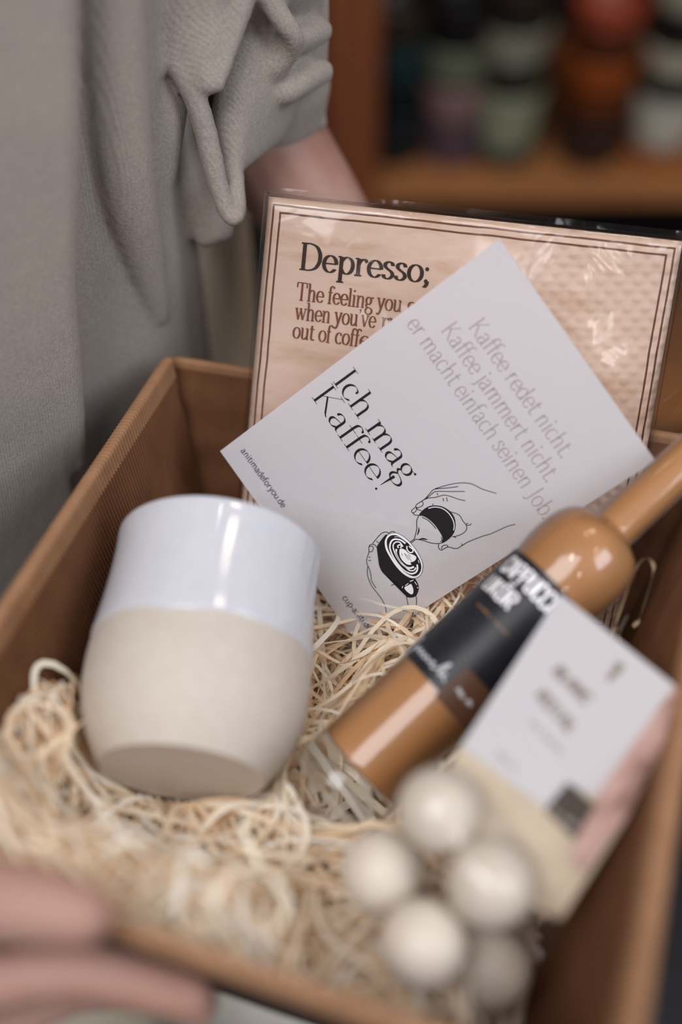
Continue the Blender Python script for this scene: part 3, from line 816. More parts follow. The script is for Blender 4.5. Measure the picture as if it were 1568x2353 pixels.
wall('side_panel', RIM[3], RIM[0], BOT[3], BOT[0], .0046, 'v', 960, .0024, '')
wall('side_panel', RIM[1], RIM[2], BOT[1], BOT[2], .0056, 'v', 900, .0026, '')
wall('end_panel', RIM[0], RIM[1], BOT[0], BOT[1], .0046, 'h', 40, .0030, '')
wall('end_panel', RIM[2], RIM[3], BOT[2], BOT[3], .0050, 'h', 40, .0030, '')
bm = bmesh.new()
vs = [bm.verts.new(p) for p in BOT] + [bm.verts.new(p - Vector((0, 0, .004))) for p in BOT]
for f in ((0, 1, 2, 3), (7, 6, 5, 4), (0, 4, 5, 1), (1, 5, 6, 2), (2, 6, 7, 3), (3, 7, 4, 0)):
    bm.faces.new([vs[i] for i in f])
bmesh.ops.recalc_face_normals(bm, faces=bm.faces)
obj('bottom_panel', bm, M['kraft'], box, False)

# ------------------------------------------------------------------ napkin pack
NM = frame(NAP)
NC = NM @ Matrix.Translation((.086, -.086, 0))
nap = thing('napkin_pack', 'square pack of wood-print paper napkins in cellophane reading Depresso, leaning on the box back', 'napkins', NC)
S = .0858
TH = .009


def napkin_solid(bm, s, z0, z1, n, bulge, rumple, seed, r=.002):
    """puffed square slab with softened rims"""
    def side(zz, sign):
        rows = []
        for j in range(n + 1):
            row = []
            for i in range(n + 1):
                x = -s + 2 * s * i / n
                y = -s + 2 * s * j / n
                e = max(abs(x), abs(y)) / s
                edge = max(0.0, (e - .965) / .035)
                z = zz - sign * (r * 2.0) * edge ** 2
                z += sign * bulge * (1 - (x / s) ** 2) * (1 - (y / s) ** 2)
                z += rumple * noise.noise(Vector((x * 38 + seed, y * 38, seed))) * (1 - edge)
                row.append(bm.verts.new((x, y, z)))
            rows.append(row)
        return rows
    A = side(z1, 1)
    B = side(z0, -1)
    grid_faces(bm, A)
    grid_faces(bm, [list(reversed(r_)) for r_ in B])
    ring = lambda G: G[0] + [r_[-1] for r_ in G[1:]] + list(reversed(G[-1]))[1:] + [r_[0] for r_ in reversed(G[1:-1])]
    ra, rb = ring(A), ring(B)
    m_ = len(ra)
    for i in range(m_):
        j = (i + 1) % m_
        bm.faces.new((ra[i], rb[i], rb[j], ra[j]))
    bmesh.ops.recalc_face_normals(bm, faces=bm.faces)


bm = bmesh.new()
napkin_solid(bm, S, -TH, 0, 60, .0004, .0007, 3.1)
napstack = obj('napkin_stack', bm, M['napkin'], nap)
bm = bmesh.new()
napkin_solid(bm, S + .0016, -TH - .001, .0022, 70, .0010, .0022, 9.4)
# the sealed strip that stands off past the right edge, and the fold along the top
for q in range(2):
    rows = []
    for j in range(31):
        t = j / 30
        row = []
        for i in range(7):
            u = i / 6
            if q == 0:
                x, y = S + .0012 + .0085 * u, -S + 2 * S * t
            else:
                x, y = -S + 2 * S * t, S + .0012 + .0028 * u
            z = -TH * .4 + .0012 * noise.noise(Vector((x * 60, y * 60, 5 + q)))
            row.append(bm.verts.new((x, y, z)))
        rows.append(row)
    grid_faces(bm, rows)
obj('cellophane_wrap', bm, M['film'], nap, True, 'clear glossy cellophane wrap')
off = Vector((-.086, .086, 0))
put_nap = lambda x, y, lay: (x * .001 + off.x, y * .001 + off.y, .00028 + .0004 * (1 - ((x * .001 + off.x) / S) ** 2) * (1 - ((y * .001 + off.y) / S) ** 2) + .0007 * noise.noise(Vector(((x * .001 + off.x) * 38 + 3.1, (y * .001 + off.y) * 38, 3.1))))
pen = Pen(put_nap)
line_text(pen, 'Depresso;', NAP_TITLE, 10.8, nib=(.075, .024))
obj('title_print', pen.bm, M['nap_title'], nap, False)
pen = Pen(put_nap)
for s_, sg in zip(('The feeling you', "when you've", 'out of coff'), NAP_LINES):
    line_text(pen, s_, sg, 7.3, nib=(.068, .024))
# the rest of the three lines runs on behind the card
for s_, sg, wd in ((' get', NAP_LINES[0], 13), (' run', NAP_LINES[1], 15), ('ee', NAP_LINES[2], 9)):
    (x0, y0), (x1, y1) = sg
    pen.text(s_, x1, y1, 7.3, width=wd, ang=atan2(y1 - y0, x1 - x0), nib=(.068, .024))
obj('text_print', pen.bm, M['nap_text'], nap, False)

# ------------------------------------------------------------------ postcard
CM = frame(CARD)
card = thing('postcard', 'white postcard with coffee slogan and pouring-hands drawing, leaning before the napkins', 'card', CM)
bm = bmesh.new()
NX, NY = 14, 20
rows = []
for j in range(NY + 1):
    rows.append([bm.verts.new((.105 * i / NX, -.148 * j / NY, 0)) for i in range(NX + 1)])
grid_faces(bm, [list(reversed(r_)) for r_ in rows])
bmesh.ops.solidify(bm, geom=bm.faces[:], thickness=.0005)
for v in bm.verts:
    v.co.z = 0.0 if v.co.z > -.0001 and abs(v.co.z) < .0001 else -.0005
bmesh.ops.recalc_face_normals(bm, faces=bm.faces)
obj('card_sheet', bm, M['card'], card, False)
put_card = lambda x, y, lay: (x * .001, y * .001, .00008 + .00005 * lay)
pen = Pen(put_card)
for s_, sg in zip(('Ich mag', 'Kaffee!'), CARD_TITLE):
    if s_ == 'Ich mag':
        (x0, y0), (x1, y1) = sg
        adv = lambda q: sum(GL[c][0] for c in q)
        full = math.hypot(x1 - x0, y1 - y0) * adv(s_) / (adv('Ich m') - .04)
        pen.text(s_, x0, y0, 10.6, width=full, ang=atan2(y1 - y0, x1 - x0), nib=(.052, .010))
    else:
        (x0, y0), (x1, y1) = sg
        full = math.hypot(x1 - x0, y1 - y0) * 1.03
        pen.text(s_, x0, y0, 10.4, width=full, ang=atan2(y1 - y0, x1 - x0), nib=(.052, .010))
obj('slogan_print', pen.bm, M['ink'], card, False)
pen = Pen(put_card)
for s_, sg in zip(('Kaffee redet nicht.', 'Kaffee jammert nicht.', 'er macht einfach seinen Job.'), CARD_LINES):
    line_text(pen, s_, sg, 7.6, nib=(.052, .024), serif=False)
obj('verse_print', pen.bm, M['grey_ink'], card, False)
for s_, sg in zip(('anitimadeforyou.de', 'cup-aniti.de'), CARD_SMALL):
    pen = Pen(put_card)
    line_text(pen, s_, sg, 3.0, nib=(.075, .065), serif=False)
    obj('address_print', pen.bm, M['small_ink'], card, False)
ink = Pen(put_card)
for l_ in ART_FILL:
    ink.fill(l_, 0, 4)
for l_ in ART_THIN:
    ink.stroke(catmull([Vector(p) for p in l_], 5), .165, .165, 0)
ink.fill(ART_COFFEE, 3, 4)
ink.stroke(catmull([Vector(p) for p in ART_RING], 5, True) + [Vector(ART_RING[0])], .10, .10, 3)
for wd, l_ in ART_OVER:
    ink.stroke(catmull([Vector(p) for p in l_], 5), wd * .09, wd * .09, 6)
obj('drawing_print', ink.bm, M['ink'], card, False, 'black line drawing of hands pouring milk into a cup')
wht = Pen(put_card)
wht.fill(ART_RING, 2, 4)
for l_ in ART_WFILL:
    wht.fill(l_, 5, 4)
for wd, l_ in ART_WHITE:
    wht.stroke(catmull([Vector(p) for p in l_], 5), wd * .09, wd * .09, 4)
obj('drawing_highlight', wht.bm, M['white_ink'], card, False)

# ------------------------------------------------------------------ cup
MB, MTIP = (Vector(p) for p in MUG)
MM = axis_frame(MB, MTIP)
MM = MM @ Matrix.Diagonal((.99, .99, .95, 1))
cup = thing('ceramic_cup', 'handleless cream ceramic cup with white glazed upper half, lying tilted in wood wool', 'cup', MM)
prof = smooth_prof([(.0008, .0012), (.012, .0011), (.022, .0010), (.0285, .0008), (.0299, .0006), (.0307, .0018), (.0331, .0052), (.0366, .0110), (.0398, .0190), (.0418, .0290), (.0424, .0400), (.0418, .0520), (.0408, .0650), (.0401, .0780), (.0400, .0880), (.0403, .0950), (.0400, .0972), (.0388, .0978)], 6)
inner = smooth_prof([(.0388, .0978), (.0378, .0968), (.0372, .0900), (.0372, .0700), (.0378, .0450), (.0370, .0250), (.0310, .0110), (.0160, .0070), (.0008, .0066)], 6)
bm = bmesh.new()
lathe(bm, [(0, .0012)] + prof + inner[1:] + [(0, .0066)], 96)
obj('cup_body', bm, M['clay'], cup, True, 'bare cream clay body')
# the glaze: a thin shell with a slightly wavy lower edge
bm = bmesh.new()
NG = 128
gp = [p for p in prof if p[1] > .0465]
rows = []
allp = [(r, z) for r, z in gp] + [(r, z) for r, z in inner[1:]]
for i, (r, z) in enumerate(allp):
    row = []
    isout = i < len(gp)
    for k in range(NG):
        a = 2 * pi * k / NG
        zz = z
        if isout:
            w_ = max(0, 1 - (z - .0465) / .02)
            zz = z + w_ * (.0010 + .0008 * sin(a * 3 + .6) + .0005 * sin(a * 7 + 2))
        sgn = .00035 if isout else -.00025
        row.append(bm.verts.new(((r + sgn) * cos(a), (r + sgn) * sin(a), zz + (.0003 if z > .096 else 0))))
    rows.append(row)
bot = [bm.verts.new((v.co.x * .985, v.co.y * .985, v.co.z)) for v in rows[0]]
grid_faces(bm, [bot] + rows, True)
bmesh.ops.recalc_face_normals(bm, faces=bm.faces)
obj('glaze', bm, M['glaze'], cup, True, 'glossy white glaze')
put_cup = lambda s, z, lay: (.0425 * sin(s / .0425) * 1.0, .0425 * cos(s / .0425), z)


def put_cup(s, z, lay):
    rr = .0424
    for (r0, z0), (r1, z1) in zip(prof, prof[1:]):
        if z0 <= z <= z1 and z > .02:
            rr = r0 + (r1 - r0) * (z - z0) / max(z1 - z0, 1e-9)
    rr += .0001
    return (-rr * sin(s / rr), rr * cos(s / rr), z)


pen = Pen(put_cup)
pen.scribble(-.0205, .0395, .0030, .027, t=.10, seed=8)
pen.stroke(el(-.007, .0495, .0016, .0016), .0003, .0003)
obj('pressed_mark', pen.bm, M['emboss'], cup, False)

# ------------------------------------------------------------------ bottle
B0, B1 = (Vector(p) for p in BOT_AXIS)
BMX = axis_frame(B0, B1)
bottle = thing('liqueur_bottle', 'glass bottle of caramel-coloured cappuccino liqueur with black label, lying aslant', 'bottle', BMX)
bodyp = [(.0176, .0162), (.0184, .018), (.0185, .04), (.0185, .09), (.0187, .112), (.0197, .122), (.0198, .129), (.0186, .1365), (.0155, .1420), (.0115, .1447), (.0088, .1462), (.0082, .150), (.0081, .170), (.0080, .200), (.0082, .222)]
liq = smooth_prof(bodyp, 6)
bm = bmesh.new()
lathe(bm, [(0, .0160)] + liq + [(0, .2222)], 72)
obj('liqueur', bm, M['liqueur'], bottle)
bm = bmesh.new()
lathe(bm, [(r + .0008, z) for r, z in liq], 72)
obj('glass_wall', bm, M['bottle_glass'], bottle)
bm = bmesh.new()
lathe(bm, [(0, .0016), (.010, .0012), (.0150, .0003), (.0172, 0), (.0186, .0012), (.0192, .003), (.0192, .0150), (.0186, .0158), (0, .0158)], 72)
obj('glass_foot', bm, M['glass'], bottle, True, 'thick clear glass foot')
bm = bmesh.new()
lathe(bm, [(0, .222), (.0105, .222), (.0112, .223), (.0112, .246), (.0104, .247), (0, .247)], 48)
obj('stopper', bm, M['label_black'], bottle)
bm = bmesh.new()
rows = []
RL = .01965
for j in range(13):
    z = .0565 + (.1140 - .0565) * j / 12
    row = []
    for i in range(65):
        a = radians(-98 + 196 * i / 64)
        r = RL + max(0, (z - .110)) * .06
        row.append(bm.verts.new((-r * sin(a), r * cos(a), z)))
    rows.append(row)
grid_faces(bm, rows)
obj('label', bm, M['label_black'], bottle, True, 'black paper label')


def put_lab(s, z, lay):
    r = RL + .00012 + max(0, (z - .110)) * .06
    a = s / RL
    return (-r * sin(a), r * cos(a), z)


cap = {'I': 'i_', 'K': 'k_'}
pen = Pen(put_lab)
pen.text('CAPPUCCINO', RL * radians(-64), .1040, .0072, width=RL * radians(104), nib=(.10, .055), serif=False, alt=cap)
pen.text('LIKÖR', RL * radians(-63), .0945, .0068, width=RL * radians(50), nib=(.10, .055), serif=False, alt=cap)
obj('label_lettering', pen.bm, M['white_ink'], bottle, False, 'white capital lettering')
pen = Pen(put_lab)
pen.text('0', RL * radians(-82), .097, .003, sx=1, nib=(.1, .08), serif=False, alt={'0': 'O'})
for k in range(4):
    pen.text('l', RL * radians(-80 + (k % 2) * 4), .1005 + k * .0022, .0018, nib=(.1, .08), serif=False)
obj('volume_print', pen.bm, M['silver_ink'], bottle, False)
pen = Pen(put_lab)
# handwritten signature-like word
sig = [(0, .0030), (.0006, .0052), (.0018, .0058), (.0022, .0044), (.0012, .0034), (.0024, .0014), (.0022, -.0012), (.0010, -.0016), (.0026, .0010), (.0040, .0030), (.0044, .0014), (.0054, .0030), (.0060, .0014), (.0068, .0028), (.0076, .0014), (.0084, .0028), (.0092, .0016), (.0104, .0030), (.0106, .0014), (.0118, .0022), (.0132, .0062), (.0128, .0014), (.0142, .0032), (.0136, .0022), (.0150, .0012)]
pen.stroke(catmull([Vector((RL * radians(-80) + x * 1.75, .0588 + y * 1.25)) for x, y in sig], 5), .00042, .00032)
obj('label_script', pen.bm, M['silver_ink'], bottle, False, 'grey handwritten script')
pen = Pen(put_lab)
pen.scribble(RL * radians(-44), .0880, .0013, .0175, t=.09, seed=3)
obj('label_fine_print', pen.bm, M['bronze'], bottle, False, 'bronze fine print')
bm = bmesh.new()
rows = []
for j in range(5):
    z = .0545 + (.0700 - .0545) * j / 4
    rows.append([bm.verts.new((-(RL + .0004) * sin(radians(a)), (RL + .0004) * cos(radians(a)), z)) for a in range(0, 61, 4)])
grid_faces(bm, rows)
obj('strip_label', bm, M['brown_label'], bottle, True, 'small brown label')
put2 = lambda s, z, lay: (-(RL + .0006) * sin(s / RL), (RL + .0006) * cos(s / RL), z)
pen = Pen(put2)
pen.scribble(RL * radians(10), .0605, .0026, .009, t=.09, seed=5)
obj('strip_print', pen.bm, M['silver_ink'], bottle, False)

# ------------------------------------------------------------------ bag of truffles
GM = frame(BAG)
TR_R = .0131
BW = [Vector(p) for p in BALLS]
bag = thing('truffle_bag', 'clear cellophane bag with white and pink label lying over the bottle, front right', 'bag', GM)


def slab(pts, z0, z1, mat, name, k=1, label=None, dome=0.0):
    bm = bmesh.new()
    P = [Vector(p) * .001 for p in pts]
    f = bm.faces.new([bm.verts.new((p.x, p.y, z1)) for p in P])
    r = bmesh.ops.extrude_face_region(bm, geom=[f])
    for v in r['geom']:
        if isinstance(v, bmesh.types.BMVert):
            v.co.z = z0
    bmesh.ops.recalc_face_normals(bm, faces=bm.faces)
    return obj(name, bm, mat, bag, False, label)


slab(BAG_OUT, -.0030, -.0004, M['bag_cream'], 'cream_panel', label='cream lower panel')
slab(BAG_LABEL, -.0004, .0002, M['bag_card'], 'white_label', label='white printed label')
slab(BAG_PINK, -.0004, .0003, M['pink'], 'pink_panel', label='pink marbled panel')
slab(BAG_BADGE, .0002, .0006, M['badge'], 'badge', label='small dark grey badge')
put_bag = lambda x, y, lay: (x * .001, y * .001, .0005 + .0004 * lay)
pen = Pen(put_bag)
line_text(pen, 'BLANC', BAG_TEXT[0], 4.2, nib=(.13, .1), serif=False)
line_text(pen, 'ROYAL', BAG_TEXT[1], 4.2, nib=(.13, .1), serif=False)
(x0, y0), (x1, y1) = BAG_TEXT[5]
pen.fill([(x0 - 1.5, y0), (x0 + .5, y0 + 1.6), (x0 + 2.2, y0 + .2), (x1 + .8, y1 - .8), (x1 - 1.0, y1 + .3), (x0 - .2, y0 - 1.4)], 0, 3)
obj('label_lettering', pen.bm, M['taupe_ink'], bag, False, 'taupe capital lettering')
pen = Pen(put_bag)
for k_, (sg, h_) in enumerate(((BAG_TEXT[2], 1.5), (BAG_TEXT[3], 1.8))):
    (x0, y0), (x1, y1) = sg
    pen.scribble(x0, y0, h_, math.hypot(x1 - x0, y1 - y0), atan2(y1 - y0, x1 - x0), .08, 11 + k_)
obj('label_fine_print', pen.bm, M['grey_ink'], bag, False)
pen = Pen(lambda x, y, lay: (x * .001, y * .001, .0008))
(x0, y0), (x1, y1) = BAG_TEXT[4]
pen.scribble(x0, y0, 2.4, math.hypot(x1 - x0, y1 - y0), atan2(y1 - y0, x1 - x0), .10, 21)
obj('badge_lettering', pen.bm, M['badge_ink'], bag, False)
# film drawn tight over the truffles and the panel's lower edge
GI = GM.inverted()
bm = bmesh.new()
for p in (BW[0], BW[2], BW[4]):
    q = GI @ p
    b2 = bmesh.new()
    bmesh.ops.create_icosphere(b2, subdivisions=3, radius=TR_R * 1.07)
    for v in b2.verts:
        bm.verts.new(v.co + q)
    b2.free()
for p in BAG_OUT[3:7]:
    bm.verts.new((p[0] * .001, p[1] * .001, .0012))
    bm.verts.new((p[0] * .001, p[1] * .001, -.0036))
hull = bmesh.ops.convex_hull(bm, input=bm.verts[:])
bmesh.ops.delete(bm, geom=[v for v in bm.verts if not v.link_faces], context='VERTS')
bmesh.ops.triangulate(bm, faces=bm.faces[:])
for it in range(3):
    bmesh.ops.subdivide_edges(bm, edges=[e for e in bm.edges if e.calc_length() > .005], cuts=1, use_grid_fill=True)
    bmesh.ops.triangulate(bm, faces=bm.faces[:])
bmesh.ops.smooth_vert(bm, verts=bm.verts[:], factor=.4, use_axis_x=True, use_axis_y=True, use_axis_z=True)
bm.normal_update()
for v in bm.verts:
    v.co += v.normal * (.0006 + .0011 * noise.noise(v.co * 110))
bmesh.ops.recalc_face_normals(bm, faces=bm.faces)
obj('film', bm, M['bag_film'], bag, True, 'glossy clear film')
tr0 = None
tl = ['round white chocolate truffle topmost, touching the bottle end',
      'round white chocolate truffle leftmost, lying beside the wood wool',
      'round white chocolate truffle under shiny film beside the cream panel',
      'round white chocolate truffle lowest in front, nearest the box rim',
      'shaded white chocolate truffle half hidden low under the others at right']
for p, lb in zip(BW, tl):
    bm = bmesh.new()
    bmesh.ops.create_icosphere(bm, subdivisions=5, radius=TR_R)
    sd = rnd.random() * 50
    for v in bm.verts:
        v.co *= 1 + .02 * noise.noise(v.co * 70 + Vector((sd, 0, 0))) + .004 * noise.noise(v.co * 420)
    o = obj('truffle', bm, M['truffle'])
    o.location = p
    o['label'] = lb
    o['category'] = 'chocolate'
    o['group'] = 'white chocolate truffles'

# ------------------------------------------------------------------ wood wool
mugA, mugZ = BI @ MB, BI @ MTIP
botA, botZ = BI @ B0, BI @ (B0 + (B1 - B0).normalized() * .135)
nekZ = BI @ (B0 + (B1 - B0).normalized() * .24)
balls = [BI @ p for p in BW]
cardI = CM.inverted() @ BM
napI = NC.inverted() @ BM
bagI = GM.inverted() @ BM
OBST = [(mugA, mugZ, .0432), (botA, botZ, .0212), (botZ, nekZ, .0098)] + [(b, b + Vector((0, 0, .0001)), TR_R + .001) for b in balls]


def push(p):
    for _ in range(2):
        for a, b, r in OBST:
            ab = b - a
            t = max(0, min(1, (p - a).dot(ab) / ab.length_squared))
            c = a + ab * t
            d = p - c
            if r > .04 and (t <= 0.0 or t >= 1.0):
                # flat ends of the cup
                ax = ab.normalized()
                h = (p - a).dot(ax)
                if h < -.001 or h > ab.length + .002:
                    continue
            if d.length < r:
                if d.length < 1e-6:
                    d = Vector((0, 0, -1))
                p = c + d.normalized() * r
    q = cardI @ p
    if -.002 < q.x < .107 and -.150 < q.y < .002 and -.004 < q.z < .0015:
        p = p + (cardI.inverted().to_3x3() @ Vector((0, 0, -.004 - q.z)))
    q = napI @ p
    if abs(q.x) < .09 and abs(q.y) < .09 and -.016 < q.z < .006:
        p = p + (napI.inverted().to_3x3() @ Vector((0, 0, .006 - q.z)))
    q = bagI @ p
    if -.02 < q.x < .06 and -.075 < q.y < .002 and -.006 < q.z < .004:
        p.z -= .012
    f = max(0, min(1, -p.z / .105))
    xl = RIM[3].x + f * .020 + .002
    xr = .246 + (p.y / -.287) * (.2085 - .246) - f * .020 - .002
    p.x = max(xl, min(xr, p.x))
    p.y = max(-.268 - .022 * (p.x / .21) + f * .048 + .002, min(-.002 - f * .006, p.y))
    p.z = max(-.103, p.z)
    return p


def height(x, y):
    def sm(a, b, t):
        t = max(0, min(1, (t - a) / (b - a)))
        return t * t * (3 - 2 * t)
    h = -.078
    h += .050 * sm(-.200, -.240, y) * (1 - sm(.090, .125, x))          # mound against the front
    h += .040 * sm(.040, .008, x) * sm(-.130, -.175, y)                 # pushed up the left wall
    h += .018 * sm(.10, .13, x) * sm(-.17, -.12, y) * (1 - sm(.15, .19, x))
    h += .020 * sm(-.20, -.23, y) * sm(.12, .15, x) * (1 - sm(.17, .19, x))
    h -= .016 * sm(.165, .2, x)
    h += .006 * noise.noise(Vector((x * 45, y * 45, 2.3)))
    return h


def ribbon(bm, P, w, tw, up=Vector((0, 0, 1))):
    rows = []
    n = len(P)
    for i, p in enumerate(P):
        t = (P[min(i + 1, n - 1)] - P[max(i - 1, 0)])
        if t.length < 1e-7:
            t = Vector((1, 0, 0))
        t.normalize()
        s = t.cross(up)
        if s.length < .05:
            s = t.orthogonal()
        s.normalize()
        u = s.cross(t)
        a = tw[0] + tw[1] * i / n + tw[2] * sin(i * tw[3])
        d = (s * cos(a) + u * sin(a)) * (w * (.55 + .45 * sin(pi * min(1, (i + .5) / n * 1.0)) ** .4) / 2)
        rows.append([bm.verts.new(p - d), bm.verts.new(p + d)])
    grid_faces(bm, rows)


bm = bmesh.new()
NRIB = 3000
for k in range(NRIB):
    x = rnd.uniform(.012, .225)
    y = rnd.uniform(-.275, -.012)
    if rnd.random() < .45:
        y = rnd.uniform(-.275, -.12)
    if x > .165 and rnd.random() < .62:
        x = rnd.uniform(.02, .15)
    q = rnd.random() ** 1.6
    a = rnd.uniform(0, 2 * pi)
    cur = rnd.gauss(0, 22)
    step = .0045
    n = rnd.randint(8, 26)
    P = []
    lift = rnd.uniform(-.003, .014) if q < .3 else 0
    ph, fr = rnd.uniform(0, 6), rnd.uniform(.15, .5)
    for i in range(n):
        z = height(x, y) - q * .030 + lift * sin(pi * i / n) + .0035 * sin(ph + i * fr)
        P.append(push(Vector((x, y, z))))
        cur += rnd.gauss(0, 9)
        cur *= .94
        a += cur * step
        x += step * cos(a)
        y += step * sin(a)
    for _ in range(2):
        P = [P[0]] + [(P[i - 1] + P[i] * 2 + P[i + 1]) / 4 for i in range(1, n - 1)] + [P[-1]]
    ribbon(bm, P, rnd.uniform(.0011, .0024), (rnd.gauss(0, .4), rnd.gauss(0, 1.2), rnd.uniform(0, .5), rnd.uniform(.1, .5)))
for l_ in HERO:
    P = catmull([BI @ Vector(p) for p in l_], 7)
    ribbon(bm, P, .0022, (rnd.gauss(0, .4), rnd.gauss(0, 1.0), .3, .2))
bm.transform(BM)
wool = obj('wood_wool', bm, M['straw'], None, True)
wool['label'] = 'pale curled wood wool shavings filling the cardboard box'
wool['category'] = 'wood wool'
wool['kind'] = 'stuff'

# ------------------------------------------------------------------ person
person = thing('person', 'person in grey knit sweatshirt with pushed-up sleeves holding the box with both hands', 'person', Matrix.Translation((-.20, .42, 0)))
PO = Vector((-.20, .42, 0))
rel = lambda l: [(p[0] - PO.x, p[1] - PO.y, p[2] - PO.z, p[3]) for p in l]
bm = bmesh.new()
F_ = Vector((.977, -.212, 0))
S_ = Vector((.212, .977, 0))      # towards the far (left) side of the body
at = lambda f, s, z: PO + F_ * f + S_ * s + Vector((0, 0, z))
cp = lambda *l: capsules(bm, rel([(*at(f, s, z), r) for f, s, z, r in l]))
cp((-.04, 0, .95, .085), (-.04, 0, 1.15, .085), (-.03, 0, 1.32, .10))
cp((-.04, -.07, .95, .075), (-.04, .05, .95, .075))
cp((-.02, -.15, 1.40, .055), (-.01, 0, 1.40, .085), (-.02, .15, 1.40, .055))
cp((-.01, 0, 1.42, .055), (.01, 0, 1.52, .052))
cp((.03, 0, 1.60, .085), (.01, 0, 1.66, .095))
cp((.05, 0, 1.57, .06), (.07, 0, 1.56, .045))
cp((.125, 0, 1.595, .012), (.118, 0, 1.63, .008))      # nose
cp((.108, -.02, 1.555, .008), (.113, 0, 1.555, .010), (.108, .02, 1.555, .008))   # mouth
cp((.0, -.10, 1.61, .012), (.0, -.10, 1.64, .014))
cp((.0, .10, 1.61, .012), (.0, .10, 1.64, .014))
cp((-.05, -.09, .90, .06), (-.02, -.10, .50, .05), (-.01, -.10, .30, .052), (-.02, -.10, .09, .036))
cp((-.05, .08, .90, .06), (-.02, .10, .50, .05), (-.01, .10, .30, .052), (-.02, .10, .09, .036))
cp((-.04, -.10, .05, .035), (.06, -.10, .045, .034), (.13, -.10, .035, .025))
cp((-.04, .10, .05, .035), (.06, .10, .045, .034), (.13, .10, .035, .025))
# left arm: shoulder, elbow, forearm, wrist, hand under the back of the box
shL = at(-.02, .17, 1.40)
capsules(bm, rel([(*shL, .05), (*(shL.lerp(Vector(FOREARM_L[0][:3]), .55)), .043), tuple(FOREARM_L[0])]))
capsules(bm, rel(FOREARM_L))
wl = Vector(FOREARM_L[-1][:3])
kn = wl + Vector((.03, -.045, -.055))
capsules(bm, rel([(*wl, .021), (*wl.lerp(kn, .5), .024), (*kn, .024)]))
capsules(bm, rel([(*wl, .02), (*(wl + Vector((.055, -.03, -.055))), .02)]))
capsules(bm, rel([(*wl, .02), (*(wl + Vector((.0, -.055, -.060))), .018)]))
for k, (dx, ln, r) in enumerate(((.050, .052, .0078), (.032, .060, .0085), (.013, .056, .0085), (-.005, .050, .0082))):
    b_ = wl + Vector((dx, -.050, -.062))
    capsules(bm, rel([(*b_, r + .001), (*(b_ + Vector((.003, -ln * .5, -.004))), r), (*(b_ + Vector((.004, -ln, .001))), r * .8)]))
capsules(bm, rel([(*(wl + Vector((.035, -.012, -.030))), .012), (*(wl + Vector((.055, -.020, .0))), .010), (*(wl + Vector((.060, -.027, .030))), .008)]))
# right arm down to the hand on the near corner
shR = at(-.02, -.17, 1.40)
wr = Vector(HAND_R['palm'][0][:3])
elR = Vector((-.40, .21, 1.12))
capsules(bm, rel([(*shR, .05), (*shR.lerp(elR, .55), .044), (*elR, .040)]))
capsules(bm, rel([(*elR, .040), (*elR.lerp(wr, .4), .038), (*elR.lerp(wr, .8), .028), (*wr, .024)]))
for k in HAND_R:
    capsules(bm, rel(HAND_R[k]), 6, 16)
pm = HAND_R['palm'][1]
for k in ('index', 'middle', 'ring', 'pinky'):
    h0 = HAND_R[k][0]
    capsules(bm, rel([tuple(pm[:3]) + (.017,), tuple(h0[:3]) + (.0125,)]))
capsules(bm, rel([tuple(pm[:3]) + (.018,), tuple(HAND_R['thumb'][0][:3]) + (.014,)]))
body = obj('body', bm, M['skin'], person)
fuse(body, .0026, 5, .5)

# finger nails, seated on the far side of each tip
def nail(tip, prev, side, r):
    t = (tip - prev).normalized()
    n = (side - t * side.dot(t)).normalized()
    s = t.cross(n)
    bm = bmesh.new()
    rows = []
    for j in range(6):
        row = []
        for i in range(7):
            u = (i / 6 - .5) * 1.7
            v = (j / 5 - .5) * 1.5
            row.append(bm.verts.new(tip - PO + t * (v * r * .8 + r * .1) + s * (sin(u * .9) * r * .85) + n * (cos(u * .9) * r * .98 - .06 * r * v * v)))
        rows.append(row)
    grid_faces(bm, rows)
    return bm


for k in ('index', 'middle', 'ring', 'pinky'):
    a_, b_ = (Vector(HAND_R[k][i][:3]) for i in (-2, -1))
    nb_ = nail(b_, a_, Vector((.1, -.8, -.3)), HAND_R[k][-1][3])
    obj('nail', nb_, M['skin'], body)

# sweatshirt: torso loft, layered fold and the bunched far sleeve fused into one cloth
bm = bmesh.new()
PROF = [(-.36, .20), (-.265, .265), (-.19, .325), (-.140, .372), (-.119, .409), (-.082, .440), (-.070, .470), (-.088, .53), (-.15, .585), (-.25, .60), (-.35, .55), (-.41, .42), (-.42, .29)]
PC = catmull([Vector(p) for p in PROF], 8, True)
cen = Vector((-.24, .42))
zs = [.80, .808, .83, .85, .86, .868, .876, .90, .95, 1.0, 1.05, 1.1, 1.15, 1.2, 1.26, 1.32, 1.37, 1.41, 1.44]
rows = []
for z in zs:
    row = []
    k = 1.0
    if z > 1.3:
        k = 1 - ((z - 1.3) / .16) ** 2 * .45
    if z < .868:
        k = .985 if z > .803 else .965
    if abs(z - .868) < .001:
        k = .972
    for i, p in enumerate(PC):
        q = cen + (p - cen) * k
        w_ = .0035 * sin(i * .55 + z * 4) * noise.noise(Vector((i * .2, z * 3, 1))) * 2
        q += (p - cen).normalized() * w_
        row.append(bm.verts.new((q.x - PO.x, q.y - PO.y, z)))
    rows.append(row)
grid_faces(bm, rows, True)
bm.faces.new(list(reversed(rows[0])))
bm.faces.new(rows[-1])
bmesh.ops.recalc_face_normals(bm, faces=bm.faces)
